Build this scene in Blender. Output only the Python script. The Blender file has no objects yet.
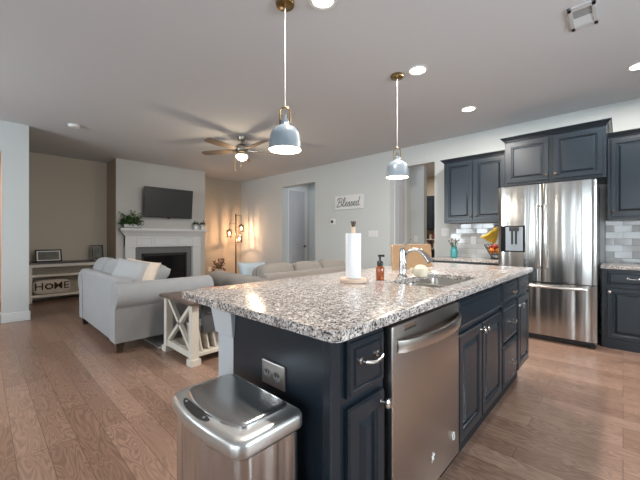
import bpy, bmesh, math, random
from mathutils import Vector, Matrix
random.seed(7)
S = bpy.context.scene
COL = S.collection
PI = math.pi

# ------------------------------------------------------------------ camera, world, lights, exposure
cam_d = bpy.data.cameras.new('camera'); cam = bpy.data.objects.new('camera', cam_d); COL.objects.link(cam)
cam.location = (0, 0, 1.155); cam.rotation_euler = (PI/2, 0, math.radians(43.35))
cam_d.sensor_width = 36; cam_d.lens = 36*321/640; cam_d.shift_y = -2/640; cam_d.clip_start = .02
S.camera = cam
S.view_settings.view_transform = 'Standard'; S.view_settings.look = 'None'
S.view_settings.gamma = 1; S.view_settings.use_curve_mapping = False
S.view_settings.exposure = 0.13
w = bpy.data.worlds.new('world'); S.world = w; w.use_nodes = True
w.node_tree.nodes['Background'].inputs[0].default_value = (.75, .87, 1, 1)
w.node_tree.nodes['Background'].inputs[1].default_value = 1.2

def area(name, loc, rot, sx, sy, power, col=(1, 1, 1), shape='RECTANGLE', spread=PI):
    l = bpy.data.lights.new(name, 'AREA'); l.shape = shape; l.size = sx; l.size_y = sy
    l.energy = power; l.color = col; l.spread = spread
    o = bpy.data.objects.new(name, l); COL.objects.link(o); o.location = loc; o.rotation_euler = rot
    return o
def point(name, loc, power, col, r=.03):
    l = bpy.data.lights.new(name, 'POINT'); l.energy = power; l.color = col; l.shadow_soft_size = r
    o = bpy.data.objects.new(name, l); COL.objects.link(o); o.location = loc
    return o
DAY = (.82, .93, 1.0)
SOUTH = -2.9; EAST = 2.9; NORTH = 5.125; CEIL = 2.74; WESTX = -6.1; FARX = -7.95
# daylight just outside each window
WIN = [(-5.1, -3.7, .9, 2.35, 125), (-1.35, -.85, .05, 2.3, 40), (.2, 1.7, .3, 2.35, 60)]
for a, b, z0, z1, pw in WIN:
    area('daylight_south', ((a+b)/2, SOUTH-.22, (z0+z1)/2), (PI/2, 0, 0), b-a, z1-z0, pw, DAY)
area('daylight_east', (EAST+.22, 1.6, 1.55), (PI/2, 0, PI/2), 1.6, 1.3, 150, DAY)
area('side_room_lamp', (-7.2, -.6, 2.6), (0, 0, 0), .6, .6, 26, (1, .72, .48))
area('entry_fill', (-5.3, 5.75, 2.7), (0, 0, 0), .4, .4, 4, (.9, .94, 1))  # added fill without a fixture, brightens the entry behind the opening
area('hall_fill', (-2.65, 5.6, 2.7), (0, 0, 0), .3, .3, 1.2, (.9, .94, 1))  # added fill for the hall, no lamp there
area('pantry_fill', (-3.2, 6.9, 2.7), (0, 0, 0), .5, .5, 30, (1, .92, .84))  # invented fill that lifts the pantry out of the dark

# ------------------------------------------------------------------ materials
MATS = {}
def newmat(name):
    m = bpy.data.materials.new(name); m.use_nodes = True; MATS[name] = m
    return m, m.node_tree.nodes, m.node_tree.links, m.node_tree.nodes['Principled BSDF']
def mat(name, col, rough=.5, metal=0, spec=.5, bump=0, bscale=60, vary=0, vscale=3, coat=0, stretch=None, emit=None, estr=0, trans=0, sheen=0):
    m, N, L, b = newmat(name)
    b.inputs['Base Color'].default_value = (*col, 1); b.inputs['Roughness'].default_value = rough
    b.inputs['Metallic'].default_value = metal; b.inputs['Specular IOR Level'].default_value = spec
    b.inputs['Coat Weight'].default_value = coat; b.inputs['Coat Roughness'].default_value = .12
    b.inputs['Transmission Weight'].default_value = trans; b.inputs['Sheen Weight'].default_value = sheen
    if emit: b.inputs['Emission Color'].default_value = (*emit, 1); b.inputs['Emission Strength'].default_value = estr
    tc = N.new('ShaderNodeTexCoord'); mp = N.new('ShaderNodeMapping'); L.new(tc.outputs['Object'], mp.inputs[0])
    if stretch: mp.inputs['Scale'].default_value = stretch
    if vary or not bump:
        n = N.new('ShaderNodeTexNoise'); n.inputs['Scale'].default_value = vscale; n.inputs['Detail'].default_value = 4
        L.new(mp.outputs[0], n.inputs['Vector'])
        r = N.new('ShaderNodeMapRange'); v = vary or .03
        r.inputs[3].default_value = 1-v; r.inputs[4].default_value = 1+v
        L.new(n.outputs['Fac'], r.inputs[0])
        mx = N.new('ShaderNodeVectorMath'); mx.operation = 'SCALE'; mx.inputs[0].default_value = col
        L.new(r.outputs[0], mx.inputs['Scale']); L.new(mx.outputs[0], b.inputs['Base Color'])
    if bump:
        n2 = N.new('ShaderNodeTexNoise'); n2.inputs['Scale'].default_value = bscale; n2.inputs['Detail'].default_value = 3
        L.new(mp.outputs[0], n2.inputs['Vector'])
        bp = N.new('ShaderNodeBump'); bp.inputs['Strength'].default_value = bump; bp.inputs['Distance'].default_value = .01
        L.new(n2.outputs['Fac'], bp.inputs['Height']); L.new(bp.outputs[0], b.inputs['Normal'])
    return m
wallp = mat('wall_grey', (.57, .595, .59), .85, bump=.03, bscale=180)
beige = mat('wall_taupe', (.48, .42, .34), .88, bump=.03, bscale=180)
breastp = mat('breast_paint', (.60, .585, .56), .88, bump=.03, bscale=180)
sidep = mat('side_room_paint', (.72, .56, .44), .85)
ceilp = mat('ceiling_paint', (.6, .605, .62), .92, bump=.05, bscale=120)
white = mat('white_trim', (.7, .71, .71), .4)
postp = mat('post_white', (.52, .54, .56), .45)
sinkst = mat('sink_steel', (.5, .47, .43), .32, 1)
doorp = mat('door_paint', (.5, .51, .54), .5)
cab = mat('cabinet_espresso', (.012, .019, .027), .28, vary=.15, vscale=5, coat=.0)
cabin = mat('cabinet_toe', (.012, .012, .014), .6)
nickel = mat('brushed_nickel', (.62, .6, .57), .25, 1)
chrome = mat('chrome', (.8, .8, .8), .1, 1)
chromed = mat('faucet_chrome', (.5, .49, .48), .2, 1)
brass = mat('antique_brass', (.26, .18, .08), .32, 1, vary=.2, vscale=30)
blackp = mat('black_plastic', (.015, .015, .017), .35)
blackg = mat('black_glass', (.008, .008, .01), .12)
grayp = mat('dispenser_grey', (.32, .35, .38), .3, .5)
tvm = mat('tv_screen', (.035, .037, .038), .35)
fabric = mat('grey_fabric', (.335, .345, .355), .95, bump=.25, bscale=350, vary=.08, vscale=9, sheen=.2)
fabric2 = mat('grey_fabric_shaded', (.25, .225, .2), .95, bump=.25, bscale=350, vary=.08, vscale=9, sheen=.2)  # same grey fabric as the loveseat; shade out of the daylight put into the colour
piping = mat('dark_piping', (.1, .1, .1), .8)
pillow_g = mat('pillow_grey', (.4, .41, .42), .95, bump=.3, bscale=220)
pillow_c = mat('pillow_cream', (.72, .62, .52), .95, bump=.3, bscale=220)
pillow_b = mat('pillow_blue', (.36, .42, .46), .95, bump=.3, bscale=220)
darkwood = mat('dark_wood', (.06, .038, .028), .35, vary=.3, vscale=6, stretch=(1, 8, 8))
topwood = mat('weathered_top', (.12, .085, .07), .4, vary=.35, vscale=5, stretch=(8, 1.5, 8))
cream = mat('cream_paint', (.68, .63, .55), .6, vary=.08, vscale=8)
lightwood = mat('light_wood', (.68, .5, .38), .5, vary=.15, vscale=6, stretch=(1, 1, 10))
boardwood = mat('board_wood', (.42, .25, .13), .45, vary=.2, vscale=5, stretch=(1, 10, 10))
bladewood = mat('blade_wood', (.15, .11, .08), .5, vary=.2, vscale=5, stretch=(4, 4, 1))
paper = mat('paper_towel', (.85, .85, .86), .95, bump=.3, bscale=140)
amber = mat('amber_plastic', (.3, .07, .015), .15, coat=.6)
teal = mat('teal_glaze', (.05, .3, .31), .25, coat=.5)
leafm = mat('leaf', (.05, .13, .03), .5, vary=.5, vscale=14)
leafd = mat('leaf_dark', (.03, .08, .03), .5, vary=.5, vscale=14)
flower = mat('dried_flower', (.24, .2, .17), .8, vary=.3, vscale=20)
berry = mat('berry', (.13, .035, .04), .5, vary=.4, vscale=20)
stemm = mat('stem', (.12, .09, .05), .7)
banana = mat('banana_skin', (.75, .5, .05), .5, vary=.2, vscale=12)
orange = mat('orange_skin', (.8, .25, .03), .45, bump=.2, bscale=200)
tomato = mat('tomato_skin', (.5, .05, .02), .25)
blackw = mat('black_wire', (.02, .02, .02), .4, .6)
ceramic = mat('cream_ceramic', (.75, .66, .5), .5, vary=.12, vscale=25)
plate = mat('outlet_metal', (.3, .27, .25), .3, .8)
steeld = mat('lid_steel', (.42, .43, .43), .25, 1)
shade = mat('pendant_enamel', (.19, .23, .265), .3, coat=.3)
shadein = mat('pendant_inside', (.9, .88, .84), .5, emit=(1, .92, .8), estr=.8)
cordm = mat('white_cord', (.8, .8, .78), .5)
bulb = mat('bulb_glow', (1, .9, .75), .4, emit=(1, .86, .66), estr=14)
bulbw = mat('filament_glow', (1, .8, .5), .4, emit=(1, .66, .38), estr=8)
lens = mat('downlight_lens', (1, .95, .88), .4, emit=(1, .88, .7), estr=9)
bowl = mat('fan_bowl', (1, .95, .85), .4, emit=(1, .8, .5), estr=4)
bronze = mat('bronze', (.14, .1, .075), .35, .8)
fblade = mat('fan_nickel', (.35, .32, .28), .3, 1)
grille = mat('vent_shaded', (.36, .36, .36), .5)
ventl = mat('vent_light', (.55, .55, .55), .5)
text = mat('sign_ink', (.16, .17, .18), .8)
signw = mat('sign_white', (.72, .72, .71), .8, vary=.06, vscale=30)
linen = mat('linen', (.62, .55, .48), .95, bump=.4, bscale=160, vary=.1, vscale=6)
inkb = mat('brown_ink', (.06, .035, .02), .9)
red = mat('book_red', (.5, .14, .1), .6)
rugm = mat('rug_pile', (.42, .4, .38), .98, bump=.8, bscale=90, vary=.4, vscale=30)
firegrey = mat('slate_surround', (.16, .165, .17), .35, vary=.15, vscale=7)
logm = mat('fire_log', (.25, .22, .19), .9, vary=.4, vscale=9)
plasticw = mat('white_plastic', (.75, .75, .74), .4)
photo = mat('print_dark', (.14, .13, .11), .6, vary=.7, vscale=9)

def steel(name, col, rough, wav, axis):
    """brushed stainless steel, the sheet gently rippled across its grain"""
    m, N, L, b = newmat(name)
    b.inputs['Base Color'].default_value = (*col, 1); b.inputs['Metallic'].default_value = 1; b.inputs['Roughness'].default_value = rough
    tc = N.new('ShaderNodeTexCoord'); mp = N.new('ShaderNodeMapping'); L.new(tc.outputs['Object'], mp.inputs[0])
    mp.inputs['Scale'].default_value = axis
    n = N.new('ShaderNodeTexNoise'); n.inputs['Scale'].default_value = 1; n.inputs['Detail'].default_value = 1.5
    L.new(mp.outputs[0], n.inputs['Vector'])
    bp = N.new('ShaderNodeBump'); bp.inputs['Strength'].default_value = wav; bp.inputs['Distance'].default_value = .05
    L.new(n.outputs['Fac'], bp.inputs['Height']); L.new(bp.outputs[0], b.inputs['Normal'])
    return m
fridge_steel = steel('fridge_steel', (.47, .46, .445), .19, .5, (6.5, 6.5, .25))
dw_steel = steel('dishwasher_steel', (.52, .48, .45), .3, .08, (4, 4, .5))
can_steel = steel('can_steel', (.62, .63, .64), .24, .4, (14, 14, .5))

def glassmat():
    m, N, L, b = newmat('window_glass')
    out = N['Material Output']; t = N.new('ShaderNodeBsdfTransparent'); g = N.new('ShaderNodeBsdfGlossy'); g.inputs['Roughness'].default_value = .02
    fz = N.new('ShaderNodeFresnel'); fz.inputs[0].default_value = 1.3
    mx = N.new('ShaderNodeMixShader'); L.new(fz.outputs[0], mx.inputs[0]); L.new(t.outputs[0], mx.inputs[1]); L.new(g.outputs[0], mx.inputs[2])
    L.new(mx.outputs[0], out.inputs['Surface'])
    return m
glass = glassmat()

def floormat():
    m, N, L, b = newmat('oak_floor')
    tc = N.new('ShaderNodeTexCoord')
    br = N.new('ShaderNodeTexBrick'); L.new(tc.outputs['Object'], br.inputs['Vector'])
    br.inputs['Color1'].default_value = (0, 0, 0, 1); br.inputs['Color2'].default_value = (1, 1, 1, 1); br.inputs['Mortar'].default_value = (.5, .5, .5, 1)
    br.inputs['Scale'].default_value = 1; br.inputs['Brick Width'].default_value = 1.15; br.inputs['Row Height'].default_value = .128
    br.inputs['Mortar Size'].default_value = .0016; br.inputs['Mortar Smooth'].default_value = .2; br.offset = .37; br.offset_frequency = 3
    # grain
    mul = N.new('ShaderNodeVectorMath'); mul.operation = 'MULTIPLY_ADD'; L.new(br.outputs['Color'], mul.inputs[0]); mul.inputs[1].default_value = (17, 9, 5)
    L.new(tc.outputs['Object'], mul.inputs[2])
    mp = N.new('ShaderNodeMapping'); mp.inputs['Scale'].default_value = (1.5, 8, 1); L.new(mul.outputs[0], mp.inputs[0])
    n = N.new('ShaderNodeTexNoise'); n.inputs['Scale'].default_value = 1.3; n.inputs['Detail'].default_value = 2; n.inputs['Distortion'].default_value = .5
    L.new(mp.outputs[0], n.inputs['Vector'])
    k = N.new('ShaderNodeMath'); k.operation = 'MULTIPLY'; k.inputs[1].default_value = 110; L.new(n.outputs['Fac'], k.inputs[0])
    sn = N.new('ShaderNodeMath'); sn.operation = 'SINE'; L.new(k.outputs[0], sn.inputs[0])
    r1 = N.new('ShaderNodeMapRange'); r1.inputs[1].default_value = -1; r1.inputs[2].default_value = 1; L.new(sn.outputs[0], r1.inputs[0])
    r1.inputs[3].default_value = .72; r1.inputs[4].default_value = 1.06
    ramp = N.new('ShaderNodeValToRGB'); L.new(br.outputs['Color'], ramp.inputs[0])
    e = ramp.color_ramp.elements; e[0].color = (.26, .155, .11, 1); e[1].color = (.37, .235, .175, 1)
    x = ramp.color_ramp.elements.new(.5); x.color = (.31, .192, .14, 1)
    sc = N.new('ShaderNodeVectorMath'); sc.operation = 'SCALE'; L.new(ramp.outputs[0], sc.inputs[0]); L.new(r1.outputs[0], sc.inputs['Scale'])
    mo = N.new('ShaderNodeMapRange'); mo.inputs[3].default_value = 1; mo.inputs[4].default_value = .4; L.new(br.outputs['Fac'], mo.inputs[0])
    s2 = N.new('ShaderNodeVectorMath'); s2.operation = 'SCALE'; L.new(sc.outputs[0], s2.inputs[0]); L.new(mo.outputs[0], s2.inputs['Scale'])
    L.new(s2.outputs[0], b.inputs['Base Color'])
    b.inputs['Roughness'].default_value = .3; b.inputs['Specular IOR Level'].default_value = .55
    bp = N.new('ShaderNodeBump'); bp.inputs['Strength'].default_value = .12; bp.inputs['Distance'].default_value = .004
    L.new(r1.outputs[0], bp.inputs['Height']); L.new(bp.outputs[0], b.inputs['Normal'])
    return m
oak = floormat()

def granitemat():
    m, N, L, b = newmat('granite')
    tc = N.new('ShaderNodeTexCoord')
    v = N.new('ShaderNodeTexVoronoi'); v.inputs['Scale'].default_value = 200; L.new(tc.outputs['Object'], v.inputs['Vector'])
    sep = N.new('ShaderNodeSeparateColor'); L.new(v.outputs['Color'], sep.inputs[0])
    ramp = N.new('ShaderNodeValToRGB'); ramp.color_ramp.interpolation = 'CONSTANT'; L.new(sep.outputs[0], ramp.inputs[0])
    e = ramp.color_ramp.elements; e[0].position = 0; e[0].color = (.055, .053, .06, 1); e[1].position = .13; e[1].color = (.24, .205, .19, 1)
    for p, c in ((.29, (.47, .39, .345)), (.48, (.66, .6, .56)), (.72, (.36, .345, .34)), (.82, (.78, .74, .71))):
        x = ramp.color_ramp.elements.new(p); x.color = (*c, 1)
    n = N.new('ShaderNodeTexNoise'); n.inputs['Scale'].default_value = 38; n.inputs['Detail'].default_value = 3; L.new(tc.outputs['Object'], n.inputs['Vector'])
    r = N.new('ShaderNodeMapRange'); r.inputs[1].default_value = .3; r.inputs[2].default_value = .7; r.inputs[3].default_value = .52; r.inputs[4].default_value = 1.12
    L.new(n.outputs['Fac'], r.inputs[0])
    s = N.new('ShaderNodeVectorMath'); s.operation = 'SCALE'; L.new(ramp.outputs[0], s.inputs[0]); L.new(r.outputs[0], s.inputs['Scale'])
    L.new(s.outputs[0], b.inputs['Base Color']); b.inputs['Roughness'].default_value = .18; b.inputs['Specular IOR Level'].default_value = .5
    return m
granite = granitemat()

def tilemat():
    m, N, L, b = newmat('subway_tile')
    tc = N.new('ShaderNodeTexCoord'); mp = N.new('ShaderNodeMapping'); mp.inputs['Rotation'].default_value = (-PI/2, 0, 0); L.new(tc.outputs['Object'], mp.inputs[0])
    br = N.new('ShaderNodeTexBrick'); L.new(mp.outputs[0], br.inputs['Vector'])
    br.inputs['Color1'].default_value = (.56, .57, .57, 1); br.inputs['Color2'].default_value = (.66, .67, .67, 1); br.inputs['Mortar'].default_value = (.4, .4, .4, 1)
    br.inputs['Scale'].default_value = 1; br.inputs['Brick Width'].default_value = .152; br.inputs['Row Height'].default_value = .0765; br.inputs['Mortar Size'].default_value = .002
    L.new(br.outputs['Color'], b.inputs['Base Color']); b.inputs['Roughness'].default_value = .1
    # every tile set at a slightly different angle
    inv = N.new('ShaderNodeMath'); inv.operation = 'SUBTRACT'; inv.inputs[0].default_value = 1; L.new(br.outputs['Fac'], inv.inputs[1])
    b2 = N.new('ShaderNodeTexBrick'); L.new(mp.outputs[0], b2.inputs['Vector'])
    for k, v in (('Scale', 1), ('Brick Width', .152), ('Row Height', .0765), ('Mortar Size', 0)): b2.inputs[k].default_value = v
    b2.inputs['Color1'].default_value = (0, 0, 0, 1); b2.inputs['Color2'].default_value = (1, 1, 1, 1); b2.inputs['Bias'].default_value = 0
    sx = N.new('ShaderNodeSeparateXYZ'); L.new(tc.outputs['Object'], sx.inputs[0])
    c0 = N.new('ShaderNodeMath'); c0.operation = 'SUBTRACT'; L.new(b2.outputs['Color'], c0.inputs[0]); c0.inputs[1].default_value = .5
    c1 = N.new('ShaderNodeMath'); c1.operation = 'MULTIPLY'; L.new(c0.outputs[0], c1.inputs[0]); L.new(sx.outputs[0], c1.inputs[1])
    ad = N.new('ShaderNodeMath'); ad.operation = 'MULTIPLY_ADD'; L.new(c1.outputs[0], ad.inputs[0]); ad.inputs[1].default_value = 70; L.new(inv.outputs[0], ad.inputs[2])
    bp = N.new('ShaderNodeBump'); bp.inputs['Strength'].default_value = .5; bp.inputs['Distance'].default_value = .004
    L.new(ad.outputs[0], bp.inputs['Height']); L.new(bp.outputs[0], b.inputs['Normal'])
    return m
tile = tilemat()

# ------------------------------------------------------------------ mesh helpers
def BM(): return bmesh.new()
def box(bm, x0, y0, z0, x1, y1, z1):
    v = [bm.verts.new(p) for p in ((x0,y0,z0),(x1,y0,z0),(x1,y1,z0),(x0,y1,z0),(x0,y0,z1),(x1,y0,z1),(x1,y1,z1),(x0,y1,z1))]
    for f in ((0,3,2,1),(4,5,6,7),(0,1,5,4),(1,2,6,5),(2,3,7,6),(3,0,4,7)): bm.faces.new([v[i] for i in f])
    return v
def loft(bm, rings, cap0=True, cap1=True, closed=True):
    R = [[bm.verts.new(p) for p in r] for r in rings]
    for a, b in zip(R, R[1:]):
        n = len(a)
        for i in range(n if closed else n-1):
            j = (i+1) % n
            try: bm.faces.new((a[i], a[j], b[j], b[i]))
            except ValueError: pass
    if cap0: bm.faces.new(list(reversed(R[0])))
    if cap1: bm.faces.new(R[-1])
    return R
def lathe(bm, prof, c=(0,0,0), n=28, caps=(True, True)):
    rings = [[(c[0]+r*math.cos(2*PI*i/n), c[1]+r*math.sin(2*PI*i/n), c[2]+z) for i in range(n)] for r, z in prof]
    loft(bm, rings, *caps)
def tube(bm, pts, r, n=10, r1=None):
    P = [Vector(p) for p in pts]; rings = []
    t0 = (P[1]-P[0]).normalized(); up = Vector((0,0,1)) if abs(t0.z) < .9 else Vector((1,0,0))
    u = t0.cross(up).normalized()
    for i, p in enumerate(P):
        t = (P[min(i+1, len(P)-1)]-P[max(i-1, 0)]).normalized()
        u = (u-t*u.dot(t)).normalized(); v = t.cross(u)
        rr = r if r1 is None else r+(r1-r)*i/(len(P)-1)
        rings.append([tuple(p+(u*math.cos(2*PI*k/n)+v*math.sin(2*PI*k/n))*rr) for k in range(n)])
    loft(bm, rings)
def ball(bm, c, rx, ry=None, rz=None, n=16, m=10):
    ry = ry or rx; rz = rz or rx
    prof = [(math.sin(PI*k/m), -math.cos(PI*k/m)) for k in range(m+1)]
    prof[0] = (.02, -1); prof[-1] = (.02, 1)
    loft(bm, [[(c[0]+rx*r*math.cos(2*PI*i/n), c[1]+ry*r*math.sin(2*PI*i/n), c[2]+rz*z) for i in range(n)] for r, z in prof])
def cushion(bm, c, sx, sy, sz, e=.35, ex=.35, n=28, m=14, M=None):
    """superellipsoid, full sizes sx sy sz; small exponents are boxier"""
    def pw(v, p): return math.copysign(abs(v)**p, v)
    M = M or Matrix.Identity(3); rings = []
    for k in range(m+1):
        a = -PI/2+PI*k/m; a = max(-PI/2+.04, min(PI/2-.04, a)); ring = []
        for i in range(n):
            t = 2*PI*i/n
            p = Vector((sx/2*pw(math.cos(a), e)*pw(math.cos(t), ex), sy/2*pw(math.cos(a), e)*pw(math.sin(t), ex), sz/2*pw(math.sin(a), e)))
            ring.append(tuple(M @ p+Vector(c)))
        rings.append(ring)
    loft(bm, rings)
def throw(bm, c, w, t, M=None, n=14):
    """square throw pillow in the local xz plane, thickness along y"""
    M = M or Matrix.Identity(3); G = {}
    for s in (1, -1):
        for i in range(n+1):
            for j in range(n+1):
                a, b = -1+2*i/n, -1+2*j/n
                th = t/2*((1-a**4)*(1-b**4))**.55
                k = 1-.07*(1-abs(a)**2)*b*b; l = 1-.07*(1-abs(b)**2)*a*a
                if abs(a) == 1 or abs(b) == 1:
                    if s == -1: G[s, i, j] = G[1, i, j]; continue
                    th = 0
                G[s, i, j] = bm.verts.new(tuple(M @ Vector((a*w/2*l, s*th, b*w/2*k))+Vector(c)))
        for i in range(n):
            for j in range(n):
                q = [G[s, i, j], G[s, i+1, j], G[s, i+1, j+1], G[s, i, j+1]]
                try: bm.faces.new(q if s == 1 else q[::-1])
                except ValueError: pass
def rrect(x0, y0, x1, y1, r, n=6, bow=0):
    P = []
    for cx, cy, a in ((x1-r, y1-r, 0), (x0+r, y1-r, 90), (x0+r, y0+r, 180), (x1-r, y0+r, 270)):
        for k in range(n+1):
            t = math.radians(a+90*k/n); P.append([cx+r*math.cos(t), cy+r*math.sin(t)])
        if a == 180 and bow:
            for q in range(1, 12): P.append([x0+r+(x1-x0-2*r)*q/12, y0])
    if bow:
        xm, hw = (x0+x1)/2, (x1-x0)/2
        for p in P:
            if p[1] < (y0+y1)/2: p[1] -= bow*(1-((p[0]-xm)/hw)**2)
    return P
def panel(bm, o, u, n, w, h, rings, back=.02):
    """door or drawer front: rings = (inset, depth) from the edge inwards"""
    o, u, n, z = Vector(o), Vector(u), Vector(n), Vector((0,0,1))
    def rect(i, d): return [tuple(o+u*a+z*b+n*d) for a, b in ((i, i), (w-i, i), (w-i, h-i), (i, h-i))]
    loft(bm, [rect(0, -back)]+[rect(i, d) for i, d in rings])
CABR = [(0, -.006), (.003, -.006), (.006, 0), (.042, 0), (.045, -.004), (.05, -.004), (.054, -.013), (.064, -.013), (.082, -.001), (.084, -.001)]
DRWR = [(0, -.008), (.005, -.008), (.008, -.001), (.018, 0), (.022, -.006), (.027, -.006), (.032, 0), (.034, 0)]

def obj(name, bm, m, parent=None, smooth=False, bevel=0, seg=2, origin=None, angle=35, subsurf=0):
    if parent is not None and not getattr(parent, 'localspace', None):
        L0 = WORLDLOC.get(parent.name, Vector((0,0,0)))
    else: L0 = Vector((0,0,0))
    if origin is not None: L0 = Vector(origin)
    if parent is not None and parent.name in WORLDLOC: L0 = WORLDLOC[parent.name]
    bmesh.ops.recalc_face_normals(bm, faces=bm.faces)
    if L0.length: bmesh.ops.translate(bm, verts=bm.verts, vec=-L0)
    me = bpy.data.meshes.new(name); bm.to_mesh(me); bm.free()
    me.materials.append(m)
    if smooth:
        for p in me.polygons: p.use_smooth = True
        try: me.set_sharp_from_angle(angle=math.radians(angle))
        except Exception: pass
    o = bpy.data.objects.new(name, me); COL.objects.link(o)
    if parent is not None:
        o.parent = parent
        if parent.name in WORLDLOC: WORLDLOC[o.name] = WORLDLOC[parent.name]
    else:
        o.location = L0; WORLDLOC[o.name] = L0
    if bevel:
        b = o.modifiers.new('bevel', 'BEVEL'); b.width = bevel; b.segments = seg; b.limit_method = 'ANGLE'; b.angle_limit = math.radians(40)
        if seg > 2:
            for p in me.polygons: p.use_smooth = True
            b.harden_normals = False
    if subsurf:
        s = o.modifiers.new('sub', 'SUBSURF'); s.levels = s.render_levels = subsurf
    return o
WORLDLOC = {}
def tag(o, label, cat, group=None):
    o['label'] = label; o['category'] = cat
    if group: o['group'] = group
    return o
def thing(name, label, cat, loc=(0,0,0), group=None, rotz=0, local=False):
    o = bpy.data.objects.new(name, None); COL.objects.link(o); o.location = loc; o.rotation_euler = (0,0,rotz)
    o.empty_display_size = .05
    if not local: WORLDLOC[o.name] = Vector(loc)
    return tag(o, label, cat, group)
def struct(name, bm, m, parent=None, **k):
    o = obj(name, bm, m, parent, **k)
    if parent is None: o['kind'] = 'structure'
    return o
def copy_tree(o, parent=None):
    c = o.copy(); COL.objects.link(c)
    if parent is not None: c.parent = parent
    for ch in [x for x in COL.objects if x.parent == o]: copy_tree(ch, c)
    return c
def textmesh(name, body, m, parent, M, size, ext=.001, shear=0):
    cu = bpy.data.curves.new(name, 'FONT'); cu.body = body; cu.size = size; cu.extrude = ext; cu.shear = shear
    cu.align_x = 'CENTER'; cu.align_y = 'CENTER'; cu.offset = .0006
    t = bpy.data.objects.new(name+'_source', cu); COL.objects.link(t)
    dg = bpy.context.evaluated_depsgraph_get(); me = bpy.data.meshes.new_from_object(t.evaluated_get(dg))
    bpy.data.objects.remove(t)
    me.transform(M); me.materials.clear(); me.materials.append(m)
    if parent is not None and parent.name in WORLDLOC: me.transform(Matrix.Translation(-WORLDLOC[parent.name]))
    o = bpy.data.objects.new(name, me); COL.objects.link(o); o.parent = parent
    return o

# ------------------------------------------------------------------ the room
b = BM(); box(b, -8.3, -3.1, -.1, EAST+.2, 8.3, 0); struct('floor', b, oak)
b = BM(); box(b, -8.3, -3.1, CEIL, EAST+.2, 8.3, CEIL+.1); struct('ceiling', b, ceilp)
# north (kitchen) wall with two openings
b = BM(); T = .13
for x0, x1, z0 in ((-8.1, -6.13, 0), (-4.99, -3.085, 0), (-2.25, EAST, 0), (-6.13, -4.99, 2.41), (-3.085, -2.25, 2.41)):
    box(b, x0, NORTH, z0, x1, NORTH+T, CEIL)
struct('wall_north', b, wallp)
# south wall with three windows
b = BM(); edges = [-6.3]+[e for ww in WIN for e in ww[:2]]+[EAST]
for i in range(0, len(edges), 2): box(b, edges[i], SOUTH-.15, 0, edges[i+1], SOUTH, CEIL)
for a, c, z0, z1, pw in WIN:
    box(b, a, SOUTH-.15, 0, c, SOUTH, z0); box(b, a, SOUTH-.15, z1, c, SOUTH, CEIL)
struct('wall_south', b, beige)
b = BM()
for y0, y1, z0, z1 in ((SOUTH-.15, .8, 0, CEIL), (2.4, NORTH+T, 0, CEIL), (.8, 2.4, 0, .9), (.8, 2.4, 2.2, CEIL)): box(b, EAST, y0, z0, EAST+.15, y1, z1)
struct('wall_east', b, wallp)
n = 0
def window(n, fr, gl):
    fo = struct('window_%d' % n, fr, white); g = obj('pane', gl, glass, fo)
for i, (a, c, z0, z1, pw) in enumerate(WIN):
    fr = BM(); y0, y1 = SOUTH-.1, SOUTH+.02; zl = max(.0, z0-.07); xm = (a+c)/2
    for q in ((a-.07, zl, a+.04, z1+.07), (c-.04, zl, c+.07, z1+.07), (a, zl, c, z0+.04), (a, z1-.04, c, z1+.07), (xm-.04, z0, xm+.04, z1)):
        box(fr, q[0], y0, q[1], q[2], y1, q[3])
    gl = BM(); box(gl, a, SOUTH-.07, z0, c, SOUTH-.064, z1); window(i+1, fr, gl)
fr = BM()
for q in ((.73, .83, .84, 2.27), (2.36, .83, 2.47, 2.27), (.8, .83, 2.4, .94), (.8, 2.16, 2.4, 2.27)): box(fr, EAST-.02, q[0], q[1], EAST+.1, q[2], q[3])
gl = BM(); box(gl, EAST+.06, .8, .9, EAST+.066, 2.4, 2.2); window(4, fr, gl)
# west wall stub with opening to a side room
b = BM()
box(b, WESTX-.15, SOUTH-.15, 0, WESTX, -1.1, CEIL); box(b, WESTX-.15, .2, 0, WESTX, .475, CEIL); box(b, WESTX-.15, -1.1, 2.34, WESTX, .2, CEIL)
struct('wall_west', b, wallp)
b = BM(); box(b, -8.2, .38, 0, WESTX-.15, .475, CEIL); struct('wall_alcove_south', b, beige)
b = BM(); box(b, -8.2, SOUTH-.15, 0, -8.05, .38, CEIL); box(b, -8.05, SOUTH-.15, 0, -6.25, SOUTH, CEIL)
struct('wall_side_room', b, sidep)
b = BM(); box(b, -8.05, .3, 0, -6.25, .38, CEIL); struct('wall_side_room_north', b, sidep)
b = BM(); box(b, FARX-.12, .475, 0, FARX, NORTH+.02, CEIL); struct('wall_far', b, beige)
b = BM(); box(b, FARX, 1.85, 0, -7.3, 3.71, CEIL); br_ = struct('wall_chimney_breast', b, breastp)
b = BM(); box(b, FARX, 1.846, 0, -7.302, 1.85, CEIL); box(b, FARX, 3.71, 0, -7.302, 3.714, CEIL); struct('wall_chimney_breast_side', b, beige)
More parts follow.
